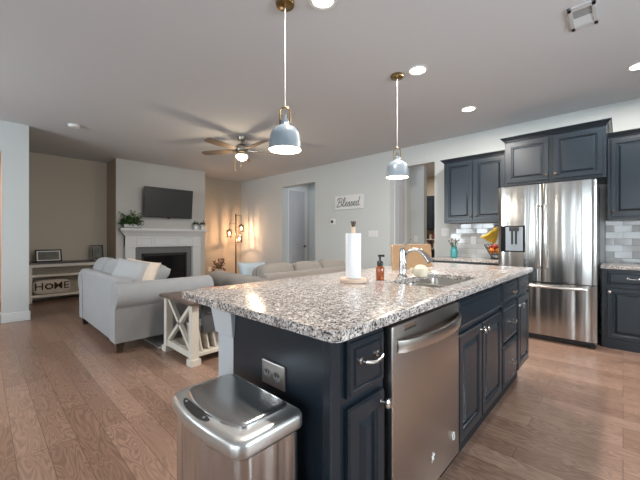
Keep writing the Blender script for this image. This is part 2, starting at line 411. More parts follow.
# rooms behind the openings
b = BM(); box(b, -6.26, NORTH+T, 0, -6.13, 6.2, CEIL); struct('wall_entry_west', b, wallp)
b = BM(); box(b, -6.13, 6.08, 0, -4.2, 6.2, CEIL); struct('wall_entry_north', b, wallp)
b = BM(); box(b, -4.2, NORTH+T, 0, -4.08, 6.2, CEIL); struct('wall_entry_east', b, wallp)
b = BM(); box(b, -3.2, NORTH+T, 0, -3.085, 6.04, CEIL); struct('wall_hall_west', b, wallp)
b = BM(); box(b, -3.085, 5.92, 0, -2.81, 6.04, CEIL); struct('wall_hall_north', b, wallp)
for nm_, q in (('north', (-5.0, 8.02, 0, -1.9, 8.12, CEIL)), ('west', (-5.1, 6.2, 0, -5, 8.1, CEIL)), ('east', (-2.0, NORTH+T, 0, -1.9, 8.02, CEIL)), ('south', (-5.0, 6.2, 0, -3.2, 6.3, CEIL))):
    b = BM(); box(b, *q); struct('wall_pantry_'+nm_, b, beige)
# baseboards
def board(name, *boxes):
    b = BM()
    for q in boxes: box(b, *q)
    struct(name, b, white, bevel=.004)
board('baseboard_west', (WESTX, .2-.015, 0, WESTX+.016, .49, .13), (WESTX-.165, .185, 0, WESTX+.016, .2, .13), (WESTX, SOUTH, 0, WESTX+.016, -1.1, .13))
board('baseboard_alcove', (FARX, .475, 0, FARX+.015, 1.846, .13), (FARX, 3.714, 0, FARX+.015, NORTH, .13))
board('baseboard_north', (FARX, NORTH-.015, 0, -6.13, NORTH, .13), (-4.99, NORTH-.015, 0, -3.085, NORTH, .13), (-2.25, NORTH-.015, 0, -2.06, NORTH, .13))
board('baseboard_kitchen', (-.19, NORTH-.016, 0, -.165, NORTH, .13))
board('baseboard_entry', (-6.13, 6.065, 0, -4.2, 6.08, .13))
board('trim_1', (-6.13, 5.885, 0, -6.11, 5.98, 2.42), (-6.13, 5.30, 0, -6.11, 5.345, 2.42), (-6.13, 5.3, 2.42, -6.11, 5.98, 2.5), (-6.13, 5.345, 2.362, -6.11, 5.885, 2.42))
board('trim_2', (-3.085, 5.625, 0, -3.065, 5.72, 2.42), (-3.085, 5.26, 0, -3.065, 5.285, 2.42), (-3.085, 5.26, 2.42, -3.065, 5.72, 2.5), (-3.085, 5.285, 2.332, -3.065, 5.625, 2.42))
def inner_door(name, x, y0, y1, z1, ky):
    w_ = y1-y0; b = BM()
    box(b, x, y0, .01, x+.02, y1, z1)
    d = struct(name, b, doorp, bevel=.002)
    def arch(z0, zt, top):
        pts = [(y0+.09, z0), (y1-.09, z0), (y1-.09, zt)]
        if top:
            for k in range(1, 9): t = k/9; pts.append((y1-.09-(w_-.18)*t, zt+top*math.sin(PI*t)))
        pts.append((y0+.09, zt)); return pts
    for z0, zt, top in ((.2, .72, 0), (.9, z1-.32, .14)):
        pts = arch(z0, zt, top); cy = (y0+y1)/2; cz = (z0+zt)/2
        def sh(k, dx): return [(x+.02+dx, cy+(p[0]-cy)*k, cz+(p[1]-cz)*k) for p in pts]
        q = BM(); loft(q, [sh(1, 0), sh(.99, .008), sh(.93, .008), sh(.9, .001), sh(.82, .006)], cap0=False); obj('door_panel', q, doorp, d)
    q = BM(); lathe(q, [(.012, 0), (.012, .03), (.027, .045), (.03, .06), (.02, .072), (.003, .075)], n=16)
    bmesh.ops.rotate(q, verts=q.verts, cent=(0,0,0), matrix=Matrix.Rotation(PI/2, 3, 'Y')); bmesh.ops.translate(q, verts=q.verts, vec=(x+.02, ky, .94))
    obj('door_knob', q, bronze, d, smooth=True)
inner_door('door_1', -6.13, 5.345, 5.885, 2.36, 5.84)
inner_door('door_2', -3.085, 5.285, 5.625, 2.33, 5.32)

# ------------------------------------------------------------------ ceiling fixtures
def downlight(x, y, label, on=True):
    t = thing('recessed_light', label, 'ceiling light', (x, y, CEIL), 'round recessed lights in the ceiling')
    b = BM(); lathe(b, [(.095, 0), (.095, -.004), (.088, -.008), (.072, -.006), (.07, 0)], (x, y, CEIL), 32, (False, False)); obj('trim_ring', b, white, t, smooth=True)
    b = BM(); lathe(b, [(.07, -.001), (.068, -.004), (.01, -.005)], (x, y, CEIL), 32); obj('lens', b, lens, t)
    l = area('recessed_lamp', (x, y, CEIL-.02), (0,0,0), .13, .13, 30, (1, .94, .87), 'DISK')
downlight(-1.45, 1.565, 'round recessed ceiling light at the top edge, nearest the large blue-grey pendant')
downlight(-1.41, 2.84, 'lit recessed ceiling light beside the brass canopy of the farther pendant')
downlight(-1.38, 4.12, 'lit recessed ceiling light in front of the dark wall cabinets, farthest back')
downlight(.115, 4.165, 'recessed ceiling light cut by the right edge, above the refrigerator side')

def pendant(x, y, label, zb=1.945, zs=1.745):
    t = thing('pendant_light', label, 'pendant light', (x, y, CEIL), 'blue-grey dome pendants over the island')
    b = BM(); lathe(b, [(.062, 0), (.064, -.012), (.06, -.026), (.02, -.03), (.008, -.04)], (x, y, CEIL), 28); obj('canopy', b, brass, t, smooth=True)
    b = BM(); tube(b, [(x, y, CEIL-.03), (x, y, zb+.09)], .0022, 8); obj('cord', b, cordm, t)
    b = BM(); H = zb-zs
    prof = [(.107, zs), (.107, zs+.012), (.104, zs+.05), (.1, zs+.095), (.088, zs+.125), (.066, zs+.148), (.04, zs+.162), (.03, zs+.172), (.03, zs+.195), (.02, zs+.2)]
    lathe(b, prof, (x, y, 0), 40, (False, True)); obj('shade', b, shade, t, smooth=True, angle=60)
    b = BM(); lathe(b, [(.1065, zs+.001), (.1015, zs+.012), (.097, zs+.05), (.092, zs+.09), (.075, zs+.12), (.05, zs+.14), (.01, zs+.15)], (x, y, 0), 40, (False, True)); obj('shade_lining', b, shadein, t, smooth=True)
    b = BM(); lathe(b, [(.018, zs+.2), (.019, zs+.235), (.012, zs+.24)], (x, y, 0), 20); obj('socket', b, chrome, t, smooth=True)
    b = BM()
    for s in (-1, 1): tube(b, [(x+s*.034*.7, y+s*.034*.7, zs+.175), (x+s*.034*.7, y+s*.034*.7, zs+.265), (x+s*.018*.7, y+s*.018*.7, zs+.285), (x, y, zs+.288)], .0055, 8)
    obj('bracket', b, brass, t, smooth=True)
    b = BM(); ball(b, (x, y, zs+.055), .034, n=20, m=12); obj('bulb', b, bulb, t, smooth=True)
    point('pendant_lamp', (x, y, zs+.005), 8, (1, .86, .68), .03)
pendant(-1.65, 1.406, 'blue-grey dome pendant light hanging nearer the camera on a long white cord')
pendant(-1.6, 2.79, 'grey dome pendant light hanging farther back in front of the wall openings')

# ceiling fan
fx, fy = -4.35, 2.82
t = thing('ceiling_fan', 'five-blade wood and nickel ceiling fan with lit bowl over the living area', 'ceiling fan', (fx, fy, CEIL))
b = BM(); lathe(b, [(.07, 0), (.07, -.02), (.05, -.06), (.02, -.07)], (fx, fy, CEIL)); obj('canopy', b, fblade, t, smooth=True)
b = BM(); tube(b, [(fx, fy, CEIL-.06), (fx, fy, 2.6)], .012); obj('downrod', b, fblade, t, smooth=True)
b = BM(); lathe(b, [(.03, 2.63), (.06, 2.62), (.1, 2.585), (.105, 2.54), (.09, 2.5), (.07, 2.485), (.075, 2.47), (.075, 2.455), (.05, 2.45)], (fx, fy, 0), 32); obj('motor_housing', b, fblade, t, smooth=True)
b = BM(); lathe(b, [(.085, 2.455), (.092, 2.44), (.088, 2.41), (.065, 2.385), (.03, 2.37), (.005, 2.367)], (fx, fy, 0), 32); obj('light_bowl', b, bowl, t, smooth=True)
for k, ang in enumerate((-78, -150, -5, 67, 139)):
    R = Matrix.Rotation(math.radians(ang), 4, 'Z') @ Matrix.Rotation(math.radians(12), 4, 'X')
    b = BM()
    P = [(.16, -.045), (.28, -.062), (.5, -.068), (.66, -.06), (.69, -.03), (.69, .03), (.66, .06), (.5, .068), (.28, .062), (.16, .045)]
    loft(b, [[(p[0], p[1], -.004) for p in P], [(p[0], p[1], .004) for p in P]])
    bmesh.ops.transform(b, matrix=Matrix.Translation((fx, fy, 2.525)) @ R, verts=b.verts); bl = obj('blade', b, bladewood, t)
    b = BM(); box(b, .07, -.018, .004, .21, .018, .01); box(b, .19, -.04, .004, .23, .04, .01)
    bmesh.ops.transform(b, matrix=Matrix.Translation((fx, fy, 2.525)) @ R, verts=b.verts); obj('blade_iron', b, fblade, bl)
for dx, L_ in ((-.045, .2), (.05, .13)):
    b = BM(); ex, ey = fx+dx*.727, fy+dx*.687-.07; tube(b, [(ex, ey, 2.46), (ex, ey, 2.46-L_-.05)], .0022, 6); ball(b, (ex, ey, 2.40-L_), .008, n=8, m=6); obj('pull_chain', b, brass, t)
point('fan_lamp', (fx, fy, 2.33), 20, (1, .8, .56), .07)

t = thing('ceiling_vent', 'square grey ceiling air vent near the top right', 'vent', (-.207, 2.95, CEIL))
b = BM(); x0, x1, y0, y1 = -.285, -.13, 2.79, 3.11
for q in ((x0, y0, x0+.025, y1), (x1-.025, y0, x1, y1), (x0, y0, x1, y0+.05), (x0, y1-.05, x1, y1)): box(b, q[0], q[1], CEIL-.012, q[2], q[3], CEIL)
obj('frame', b, ventl, t, bevel=.003)
b = BM()
for k in range(8): box(b, x0+.025, 2.845+k*.013, CEIL-.006-.001*(k % 2), x1-.025, 2.852+k*.013, CEIL)
box(b, x0+.02, 2.84, CEIL-.002, x1-.02, 2.95, CEIL); obj('shaded_louver', b, grille, t)  # louvers turned from the light, their shade put into a darker grey
b = BM(); box(b, x0+.02, 2.95, CEIL-.006, x1-.02, 3.06, CEIL)
for k in range(7): box(b, x0+.025, 2.955+k*.015, CEIL-.009, x1-.025, 2.963+k*.015, CEIL)
obj('lit_louver', b, white, t)  # louvers turned the other way, the light on them painted as white
t = thing('smoke_detector', 'round white smoke detector on the ceiling at left', 'smoke detector', (-5.6, .905, CEIL))
b = BM(); lathe(b, [(.07, 0), (.07, -.02), (.06, -.035), (.02, -.04)], (-5.6, .905, CEIL)); obj('cover', b, plasticw, t, smooth=True)
b = BM(); lathe(b, [(.012, -.038), (.01, -.044)], (-5.6, .905, CEIL), 12); obj('test_button', b, grayp, t)

# ------------------------------------------------------------------ handles
def bar_pull(cx, cy, cz, u, n, L_, parent, m=nickel, name='handle'):
    u, n = Vector(u), Vector(n); c = Vector((cx, cy, cz)); b = BM()
    P = [c-u*L_/2, c-u*L_/2+n*.022, c-u*L_*.25+n*.03-Vector((0,0,.004)), c+n*.031-Vector((0,0,.006)), c+u*L_*.25+n*.03-Vector((0,0,.004)), c+u*L_/2+n*.022, c+u*L_/2]
    tube(b, P, .0055, 8)
    for s in (-1, 1): tube(b, [c+u*s*L_/2-n*.001, c+u*s*L_/2+n*.005], .010, 10)
    return obj(name, b, m, parent, smooth=True)
def knob(cx, cy, cz, n, parent, m=None):
    n = Vector(n); c = Vector((cx, cy, cz)); b = BM()
    u = n.cross(Vector((0,0,1))); v = Vector((0,0,1)); rings = []
    for r, d in ((.009, 0), (.006, .008), (.006, .016), (.014, .02), (.016, .026), (.01, .031), (.001, .032)):
        rings.append([tuple(c+n*d+(u*math.cos(2*PI*k/14)+v*math.sin(2*PI*k/14))*r) for k in range(14)])
    loft(b, rings); return obj('knob', b, m or nickel, parent, smooth=True)

# ------------------------------------------------------------------ the island
IX0, IX1, IY0, IY1 = -1.46, -.53, .62, 3.1
CT = .914; CB = .884; FX = -.555; TK = .17
SX0, SX1, SY0, SY1 = -.94, -.64, 1.52, 2.12       # sink cut-out
def slab_with_hole(bm, outer, hole, z0, z1):
    def lp(P, z): return [bm.verts.new((p[0], p[1], z)) for p in P]
    A, B_ = lp(outer, z1), lp(outer, z0); E_ = []
    H1 = lp(hole, z1) if hole else []; H0 = lp(hole, z0) if hole else []
    def ed(vs): return [bm.edges.new((vs[i], vs[(i+1) % len(vs)])) for i in range(len(vs))]
    bmesh.ops.triangle_fill(bm, use_beauty=True, edges=ed(A)+(ed(H1) if hole else []))
    bmesh.ops.triangle_fill(bm, use_beauty=True, edges=ed(B_)+(ed(H0) if hole else []))
    for P, Q in ((A, B_), (H1, H0)):
        for i in range(len(P)):
            j = (i+1) % len(P); bm.faces.new((P[i], P[j], Q[j], Q[i]))
b = BM(); slab_with_hole(b, rrect(IX0, IY0, IX1, IY1, .03), rrect(SX0, SY0, SX1, SY1, .04), CB, CT)
ct = obj('island_countertop', b, granite, origin=(-1, 1.86, CB), bevel=.006, seg=3)
tag(ct, 'speckled grey granite worktop on the island, with the sink cut in', 'countertop')
# carcass: end panel, back panel (cabinets lean on it)
t = thing('island_end_panel', 'dark flat end panel of the island facing the steel bin', 'panel', (-.8, .66, 0))
b = BM(); box(b, -1.058, .65, 0, -.6, .668, CB); box(b, -1.04, .77, 0, -1.02, 3.07, CB); obj('panel', b, cab, t)
b = BM(); box(b, -.6, .645, 0, -.57, .69, CB); obj('corner_stile', b, cab, t, bevel=.004)
t = thing('island_pilaster', 'white square corner post under the overhanging end of the island top', 'post', (-1.12, .66, 0))
b = BM(); box(b, -1.17, .65, 0, -1.06, .76, .80); obj('post', b, postp, t, bevel=.003)
b = BM()
def rb(x0, y0, x1, y1, z): return [(x0,y0,z),(x1,y0,z),(x1,y1,z),(x0,y1,z)]
loft(b, [rb(-1.17,.65,-1.06,.76,.78), rb(-1.178,.642,-1.052,.768,.785), rb(-1.19,.63,-1.045,.78,.875), rb(-1.195,.625,-1.043,.79,CB)]); obj('capital', b, postp, t, bevel=.002)
b = BM(); box(b, -1.178, .642, 0, -1.052, .768, .12); obj('plinth', b, postp, t, bevel=.003)
U_, N_ = (0, 1, 0), (1, 0, 0)
def carcass(t, y0, y1, x0=-1.018):
    b = BM(); box(b, x0, y0, TK, -.5752, y1, CB); 
    o = obj('cabinet_body', b, cab, t)
    b = BM(); box(b, x0, y0, 0, -.64, y1, TK); obj('toe_kick', b, cabin, t)
def front(t, y0, z0, y1, z1, kind, handle=None, hy=None, hz=None):
    b = BM(); panel(b, (FX, y0, z0), U_, N_, y1-y0, z1-z0, CABR if kind == 'door' else DRWR, .02)
    d = obj(kind, b, cab, t)
    if handle == 'bar': bar_pull(FX, hy or (y0+y1)/2, hz or (z0+z1)/2, U_, N_, .085, d)
    if handle == 'knob': knob(FX, hy, hz, N_, d)
t = thing('base_cabinet', 'narrow dark island cabinet at the near corner, one drawer over one door', 'cabinet', (-.8, .8, 0))
carcass(t, .692, .91); front(t, .708, .70, .893, .865, 'drawer', 'bar', None, .80); front(t, .708, .185, .893, .672, 'door', 'knob', .873, .64)
t = thing('sink_cabinet', 'dark island cabinet under the sink with a wide plain top rail and two doors', 'cabinet', (-.8, 1.9, 0))
b = BM(); box(b, -1.018, 1.525, TK, -.5752, 2.27, .66); box(b, -.6, 1.525, .66, -.5752, 2.27, CB); obj('cabinet_body', b, cab, t)
b = BM(); box(b, -1.018, 1.525, 0, -.64, 2.27, TK); obj('toe_kick', b, cabin, t)
front(t, 1.54, .715, 2.255, .86, 'false_front'); front(t, 1.54, .185, 1.865, .695, 'door', 'knob', 1.843, .665); front(t, 1.88, .185, 2.255, .695, 'door', 'knob', 1.903, .665)
t = thing('drawer_cabinet', 'dark island cabinet with a stack of three drawers', 'cabinet', (-.8, 2.46, 0))
carcass(t, 2.272, 2.68); front(t, 2.285, .735, 2.665, .862, 'drawer', 'bar'); front(t, 2.285, .475, 2.665, .715, 'drawer', 'bar'); front(t, 2.285, .185, 2.665, .455, 'drawer', 'bar')
t = thing('base_cabinet', 'narrow dark island cabinet at the far end nearest the refrigerator', 'cabinet', (-.8, 2.87, 0))
carcass(t, 2.682, 3.07); front(t, 2.695, .735, 3.055, .862, 'drawer', 'bar'); front(t, 2.695, .185, 3.055, .715, 'door', 'knob', 2.72, .66)
# dishwasher
t = thing('dishwasher', 'stainless steel dishwasher with a curved bar handle built into the island', 'dishwasher', (-.8, 1.22, 0))
b = BM(); box(b, -1.0, .925, .16, -.58, 1.515, CB-.012); obj('tub_body', b, blackp, t)
b = BM(); box(b, -.58, .928, .17, FX+.006, 1.512, .862); obj('door', b, dw_steel, t, bevel=.004, seg=3)
b = BM(); box(b, -1.0, .925, 0, -.66, 1.515, .16); obj('kick_plate', b, blackp, t)
b = BM(); rings = []
for k in range(25):
    s_ = k/24; y = .945+.55*s_; off = .01+.048*math.sin(PI*s_)**.6; zc = .795
    rings.append([(FX+off+dx, y, zc+dz) for dx, dz in ((-.004, -.022), (.006, -.02), (.009, 0), (.006, .02), (-.004, .022))])
loft(b, rings); obj('handle', b, nickel, t, smooth=True)
b = BM(); box(b, FX+.006, 1.0, .835, FX+.008, 1.09, .852); obj('badge', b, chrome, t)
b = BM()
pts = []
for k in range(10):
    r = .017 if k % 2 == 0 else .006; pts.append((r*math.cos(2*PI*k/10+.3), r*math.sin(2*PI*k/10+.3)))
loft(b, [[(FX+.006, 1.235+p[0], .285+p[1]*1.3) for p in pts], [(FX+.0075, 1.235+p[0], .285+p[1]*1.3) for p in pts]]); o = obj('sticker', b, plasticw, t)
b = BM(); tube(b, [(FX+.007, 1.445+.011*math.cos(a*PI/8), .275+.016*math.sin(a*PI/8)) for a in range(17)], .0025, 6); obj('sticker', b, plasticw, t)
# outlet on end panel
t = thing('wall_outlet', 'bronze double outlet plate on the dark island end above the bin', 'outlet', (-.814, .65, .717))
b = BM(); box(b, -.872, .642, .68, -.757, .65, .756); obj('cover_plate', b, plate, t, bevel=.003)
for dx in (-.024, .024):
    b = BM(); lathe(b, [(.017, 0), (.0165, .003), (.001, .003)], n=18); bmesh.ops.rotate(b, verts=b.verts, cent=(0,0,0), matrix=Matrix.Rotation(PI/2, 3, 'X')); bmesh.ops.translate(b, verts=b.verts, vec=(-.814+dx, .642, .717)); r = obj('receptacle', b, chrome, t)
    b = BM()
    for q in (-.006, .006): box(b, -.814+dx+q-.001, .6375, .716, -.814+dx+q+.001, .639, .726)
    obj('slots', b, blackp, r)
# sink
t = thing('sink', 'stainless undermount double sink sunk into the island granite', 'sink', (-.79, 1.82, .7))
def basin(y0, y1):
    b = BM(); R1 = [(p[0], p[1], CB-.001) for p in rrect(SX0-.008, y0-.008, SX1+.008, y1+.008, .045)]; R2 = [(p[0], p[1], CB-.001) for p in rrect(SX0-.002, y0, SX1+.002, y1, .04)]
    R3 = [(p[0], p[1], .70) for p in rrect(SX0+.01, y0+.012, SX1-.01, y1-.012, .05)]; R4 = [(p[0], p[1], .69) for p in rrect(SX0+.04, y0+.05, SX1-.04, y1-.05, .03)]
    R1b = [(p[0], p[1], .86) for p in rrect(SX0-.008, y0-.008, SX1+.008, y1+.008, .045)]
    loft(b, [R1, R2, R3, R4], cap0=False); o = obj('bowl', b, sinkst, t, smooth=True)
    b = BM(); lathe(b, [(.035, .6905), (.033, .693), (.02, .6915)], ((SX0+SX1)/2, (y0+y1)/2, 0), 20); obj('drain', b, nickel, o, smooth=True)
basin(SY0, 1.81); basin(1.83, SY1)
# faucet
fx0, fy0 = -.985, 1.78
t = thing('faucet', 'chrome pull-down kitchen faucet with side lever behind the sink', 'faucet', (fx0, fy0, CT))
b = BM(); lathe(b, [(.03, 0), (.03, .006), (.022, .014), (.019, .03), (.021, .06), (.018, .12), (.0165, .165), (.012, .18), (.003, .184)], (fx0, fy0, CT), 24); obj('body', b, chromed, t, smooth=True)
b = BM(); P = []
for k in range(13):
    a = PI*.93*k/12; P.append((fx0+.068-.068*math.cos(a)*1.0+.0, fy0+.03, CT+.115+.055*math.sin(a)))
P = [(fx0+.012, fy0+.03*.2, CT+.03), (fx0+.006, fy0+.02, CT+.08)]+P[1:]
tube(b, P, .011, 12, .012); obj('spout', b, chromed, t, smooth=True)
b = BM(); e = P[-1]; tube(b, [(e[0]-.012, e[1], e[2]+.022), (e[0]+.012, e[1], e[2]-.003), (e[0]+.03, e[1], e[2]-.026)], .014, 14, .022); obj('spray_head', b, chromed, t, smooth=True)
b = BM(); tube(b, [(fx0, fy0, CT+.18), (fx0+.01, fy0+.02, CT+.2), (fx0+.02, fy0+.07, CT+.235)], .006, 10, .004); obj('lever', b, chromed, t, smooth=True)

# ------------------------------------------------------------------ things on the island
px, py = -1.075, 1.405
t = thing('paper_towel_holder', 'round light wood paper towel holder with a crown finial on the granite', 'holder', (px, py, CT))
b = BM(); lathe(b, [(.07, 0), (.074, .004), (.074, .018), (.07, .022), (.02, .022)], (px, py, CT), 32); obj('base', b, lightwood, t, smooth=True)
b = BM(); lathe(b, [(.012, .02), (.012, .3), (.009, .302)], (px, py, CT), 16); obj('rod', b, lightwood, t, smooth=True)
b = BM()
for k in range(6):
    a = k*PI/3; tube(b, [(px, py, CT+.3), (px+.007*math.cos(a), py+.007*math.sin(a), CT+.31), (px+.013*math.cos(a), py+.013*math.sin(a), CT+.333)], .005, 6, .003)
obj('crown_finial', b, bronze, t)
b = BM(); lathe(b, [(.0125, .024), (.041, .023), (.042, .026), (.042, .263), (.041, .266), (.0125, .265)], (px, py, CT), 36, (False, False)); o = obj('paper_towel_roll', b, paper, origin=(px, py, CT+.023), smooth=True)
tag(o, 'full white roll of paper towels standing on its wooden holder', 'paper towels')
sx_, sy_ = -1.014, 1.576
t = thing('soap_bottle', 'amber soap bottle with a black pump beside the paper towels', 'bottle', (sx_, sy_, CT))
b = BM(); lathe(b, [(.021, 0), (.0235, .004), (.0235, .062), (.021, .074), (.013, .082), (.012, .09)], (sx_, sy_, CT), 24); obj('bottle', b, amber, t, smooth=True)
b = BM(); lathe(b, [(.017, .082), (.0175, .105), (.013, .11), (.006, .112), (.006, .135)], (sx_, sy_, CT), 20)
loft(b, [[(sx_+a, sy_+c_, CT+z) for a, c_ in ((-.008, -.008), (.02, .016), (.014, .024), (-.014, .002))] for z in (.133, .145)]); obj('pump', b, blackp, t, smooth=True)
gx, gy = -.893, 1.835
t = thing('ceramic_pot', 'small round cream ceramic pot with two side handles by the sink', 'pot', (gx, gy, CT))
b = BM(); lathe(b, [(.02, 0), (.036, .01), (.044, .034), (.041, .058), (.024, .076), (.004, .08)], (gx, gy, CT), 24); obj('body', b, ceramic, t, smooth=True)
for s in (-1, 1):
    b = BM(); tube(b, [(gx+s*.04*.727, gy+s*.04*.687, CT+.05), (gx+s*.062*.727, gy+s*.062*.687, CT+.056), (gx+s*.064*.727, gy+s*.064*.687, CT+.044), (gx+s*.042*.727, gy+s*.042*.687, CT+.03)], .005, 8); obj('handle', b, ceramic, t, smooth=True)
# cutting board leaning on a wire easel
t = thing('cutting_board', 'light brown wooden board standing behind the faucet', 'cutting board', (-1.24, 2.33, CT))
b = BM(); p0, p1 = Vector((-1.245, 2.12, CT)), Vector((-1.18, 2.64, CT)); uu = (p1-p0).normalized(); nn = Vector((-uu.y, uu.x, 0)); hh = .19
lean = nn*.012+Vector((0,0,hh)); 
if nn.x > 0: lean = -nn*.012+Vector((0,0,hh))
L_ = (p1-p0).length
def bp_(a, h, d): return tuple(p0+uu*(L_*a)+lean*h+nn*d)
O_ = [(0, 0), (1, 0), (1, .92), (.97, 1), (.03, 1), (0, .92)]
HL = [(.4, .8), (.6, .8), (.6, .9), (.4, .9)]
loft(b, [[bp_(a, h, 0) for a, h in O_], [bp_(a, h, .018) for a, h in O_]]); obj('board', b, boardwood, t, bevel=.003)
b = BM()
for a in (.3, .7):
    b = BM(); tube(b, [bp_(a, .75, -.0), tuple(p0+uu*(L_*a)+lean*.75-Vector((.08, 0, 0))-Vector((0,0,hh*.75-.003)))], .0035, 6); obj('rear_prop', b, blackw, t)

# ------------------------------------------------------------------ trash can
t = thing('trash_can', 'stainless steel sensor trash can with bowed front, against the island end', 'trash can', (-.81, .49, 0))
bx0, by0, bx1, by1 = -1.0, .402, -.628, .606
ZB = .03
def ring(i, z, bow=.022, r=.03): return [(p[0], p[1], z) for p in rrect(bx0+i, by0+i, bx1-i, by1-i, r, 6, bow)]
b = BM(); loft(b, [ring(.018, .0), ring(.012, .02), ring(.008, .03), ring(.006, .64)]); obj('body', b, can_steel, t, smooth=True)
b = BM(); loft(b, [ring(.003, .0), ring(.003, .018), ring(.012, .022)]); obj('base_ring', b, blackp, t, smooth=True)
b = BM(); loft(b, [ring(.01, .634), ring(.01, .647)], False, False); obj('seam', b, blackp, t, smooth=True)
b = BM(); loft(b, [ring(.006, .644), ring(-.002, .648), ring(-.003, .652), ring(-.003, .676), ring(.0, .683), ring(.006, .687), ring(.02, .688)]); rim = obj('lid_rim', b, mat('satin_steel', (.66, .66, .65), .36, 1), t, smooth=True, angle=50)
b = BM(); P = rrect(-.972, .440, -.672, .590, .018, 6, .03); cx_, cy_ = -.813, .53
def scl(k, z): return [(cx_+(p[0]-cx_)*k, cy_+(p[1]-cy_)*k, z) for p in P]
loft(b, [scl(1, .686), scl(1, .692), scl(.985, .694)]); obj('lid_edge', b, chrome, t, smooth=True)
b = BM(); loft(b, [scl(.98, .6935), scl(.965, .695), scl(.9, .696)]); obj('lid', b, steeld, t, smooth=True)
b = BM(); pts = []
fb = lambda x: .402-.022*(1-((x+.808)/.18)**2)
for k in range(13): x = -.925+.155*k/12; pts.append((x, fb(x)+.006+.01*abs(2*k/12-1)**4))
for k in range(13): x = -.77-.155*k/12; pts.append((x, fb(x)+.029-.006*abs(2*k/12-1)**4))
loft(b, [[(p[0], p[1], .684) for p in pts], [(p[0], p[1], .690) for p in pts]]); cp = obj('control_panel', b, blackp, t)
for x in (-.905, -.79):
    b = BM(); y = fb(x)+.018; lathe(b, [(.004, .69), (.0035, .6915)], (x, y, 0), 10); obj('button', b, grayp, cp)
b = BM(); tube(b, [(-.64, .585, .46), (-.612, .60, .455)], .018, 14); obj('power_jack', b, blackp, t)

# ------------------------------------------------------------------ kitchen wall
UA, NA = (1, 0, 0), (0, -1, 0)
def crown(b, x0, x1, yf, yb, z0, z1, out=.045, left=True, right=True):
    prof = [(0, 0), (.008, .2), (.008, .32), (.02, .4), (out*.8, .8), (out, .86), (out, 1)]
    rings = []
    for d, k in prof:
        z = z0+(z1-z0)*k; rings.append([(x0-(d if left else 0), yf-d, z), (x1+(d if right else 0), yf-d, z), (x1+(d if right else 0), yb, z), (x0-(d if left else 0), yb, z)])
    loft(b, rings)
def wall_cab(label, x0, x1, yf, z0, z1, ztop, doors, knobside, nm='wall_cabinet', cl=True, cr=True):
    t = thing(nm, label, 'cabinet', ((x0+x1)/2, yf+.1, z0), 'dark raised-panel wall cabinets' if False else None)
    b = BM(); box(b, x0, yf+.02, z0, x1, NORTH, z1); obj('cabinet_body', b, cab, t)
    for (a, c_), kx in zip(doors, knobside):
        b = BM(); panel(b, (a, yf, z0+.03), UA, NA, c_-a, z1-z0-.05, CABR, .02); d = obj('door', b, cab, t)
        knob(kx, yf, z0+.085, NA, d, bronze)
    b = BM(); crown(b, x0, x1, yf+.018, NORTH, z1, ztop, left=cl, right=cr); obj('crown_molding', b, cab, t)
wall_cab('dark two-door wall cabinet left of the refrigerator above the mason jar', -1.965, -1.12, 4.795, 1.378, 2.27, 2.325, [(-1.94, -1.555), (-1.53, -1.14)], [-1.58, -1.505], cr=False)
wall_cab('dark two-door cabinet mounted high over the refrigerator', -1.078, -.13, 4.505, 1.80, 2.34, 2.40, [(-1.055, -.625), (-.58, -.155)], [-.648, -.557])
wall_cab('dark wall cabinet at the right edge beside the refrigerator', -.125, .70, 4.795, 1.358, 2.26, 2.315, [(-.10, .28), (.305, .68)], [-.082, .33], cl=False)
def base_run(label, x0, x1, yf, zt, doors):
    t = thing('base_cabinet', label, 'cabinet', ((x0+x1)/2, yf+.2, 0))
    b = BM(); box(b, x0, yf+.02, .09, x1, NORTH-.03, zt); obj('cabinet_body', b, cab, t)
    b = BM(); box(b, x0, yf+.012, 0, x1, NORTH-.03, .09); obj('base_skirt', b, cab, t)
    for a, c_, kx in doors:
        b = BM(); panel(b, (a, yf, zt-.165), UA, NA, c_-a, .145, DRWR, .02); d = obj('drawer', b, cab, t); bar_pull((a+c_)/2, yf, zt-.09, UA, NA, .085, d)
        b = BM(); panel(b, (a, yf, .105), UA, NA, c_-a, zt-.30, CABR, .02); d = obj('door', b, cab, t); knob(kx, yf, zt-.24, NA, d)
base_run('dark base cabinet left of the refrigerator, mostly behind the island', -2.03, -1.14, 4.51, .83, [(-2.0, -1.6, -1.63), (-1.575, -1.16, -1.55)])
base_run('dark base cabinet right of the refrigerator at the right edge', -.165, .70, 4.525, .832, [(-.125, .285, -.105), (.305, .68, .33)])
wall_cab('dark wall cabinet added out of view, farther right along the kitchen wall', .705, 2.88, 4.795, 1.358, 2.26, 2.315, [(.72, 1.42), (1.44, 2.14), (2.16, 2.86)], [.74, 1.46, 2.18], cl=False, cr=False)  # added out of view so the island fronts reflect dark doors
base_run('dark base cabinet added out of view, farther right along the kitchen wall', .705, 2.88, 4.525, .832, [(.72, 1.42, .74), (1.44, 2.14, 1.46), (2.16, 2.86, 2.18)])  # unseen as well, added to keep bright bare wall out of island reflections
for x0, x1, lab in ((-2.06, -1.135, 'grey granite countertop left of the refrigerator under the bananas'), (-.175, 2.88, 'grey granite countertop right of the refrigerator')):
    b = BM(); box(b, x0, 4.485, .832, x1, NORTH-.012, .864); o = obj('kitchen_countertop', b, granite, origin=((x0+x1)/2, 4.8, .832), bevel=.004, seg=3); tag(o, lab, 'countertop')
b = BM(); box(b, -1.975, NORTH-.01, .864, -1.12, NORTH, 1.378); struct('wall_north_tile_left', b, tile)
b = BM(); box(b, -.15, NORTH-.01, .864, 2.88, NORTH, 1.358); struct('wall_north_tile_right', b, tile)
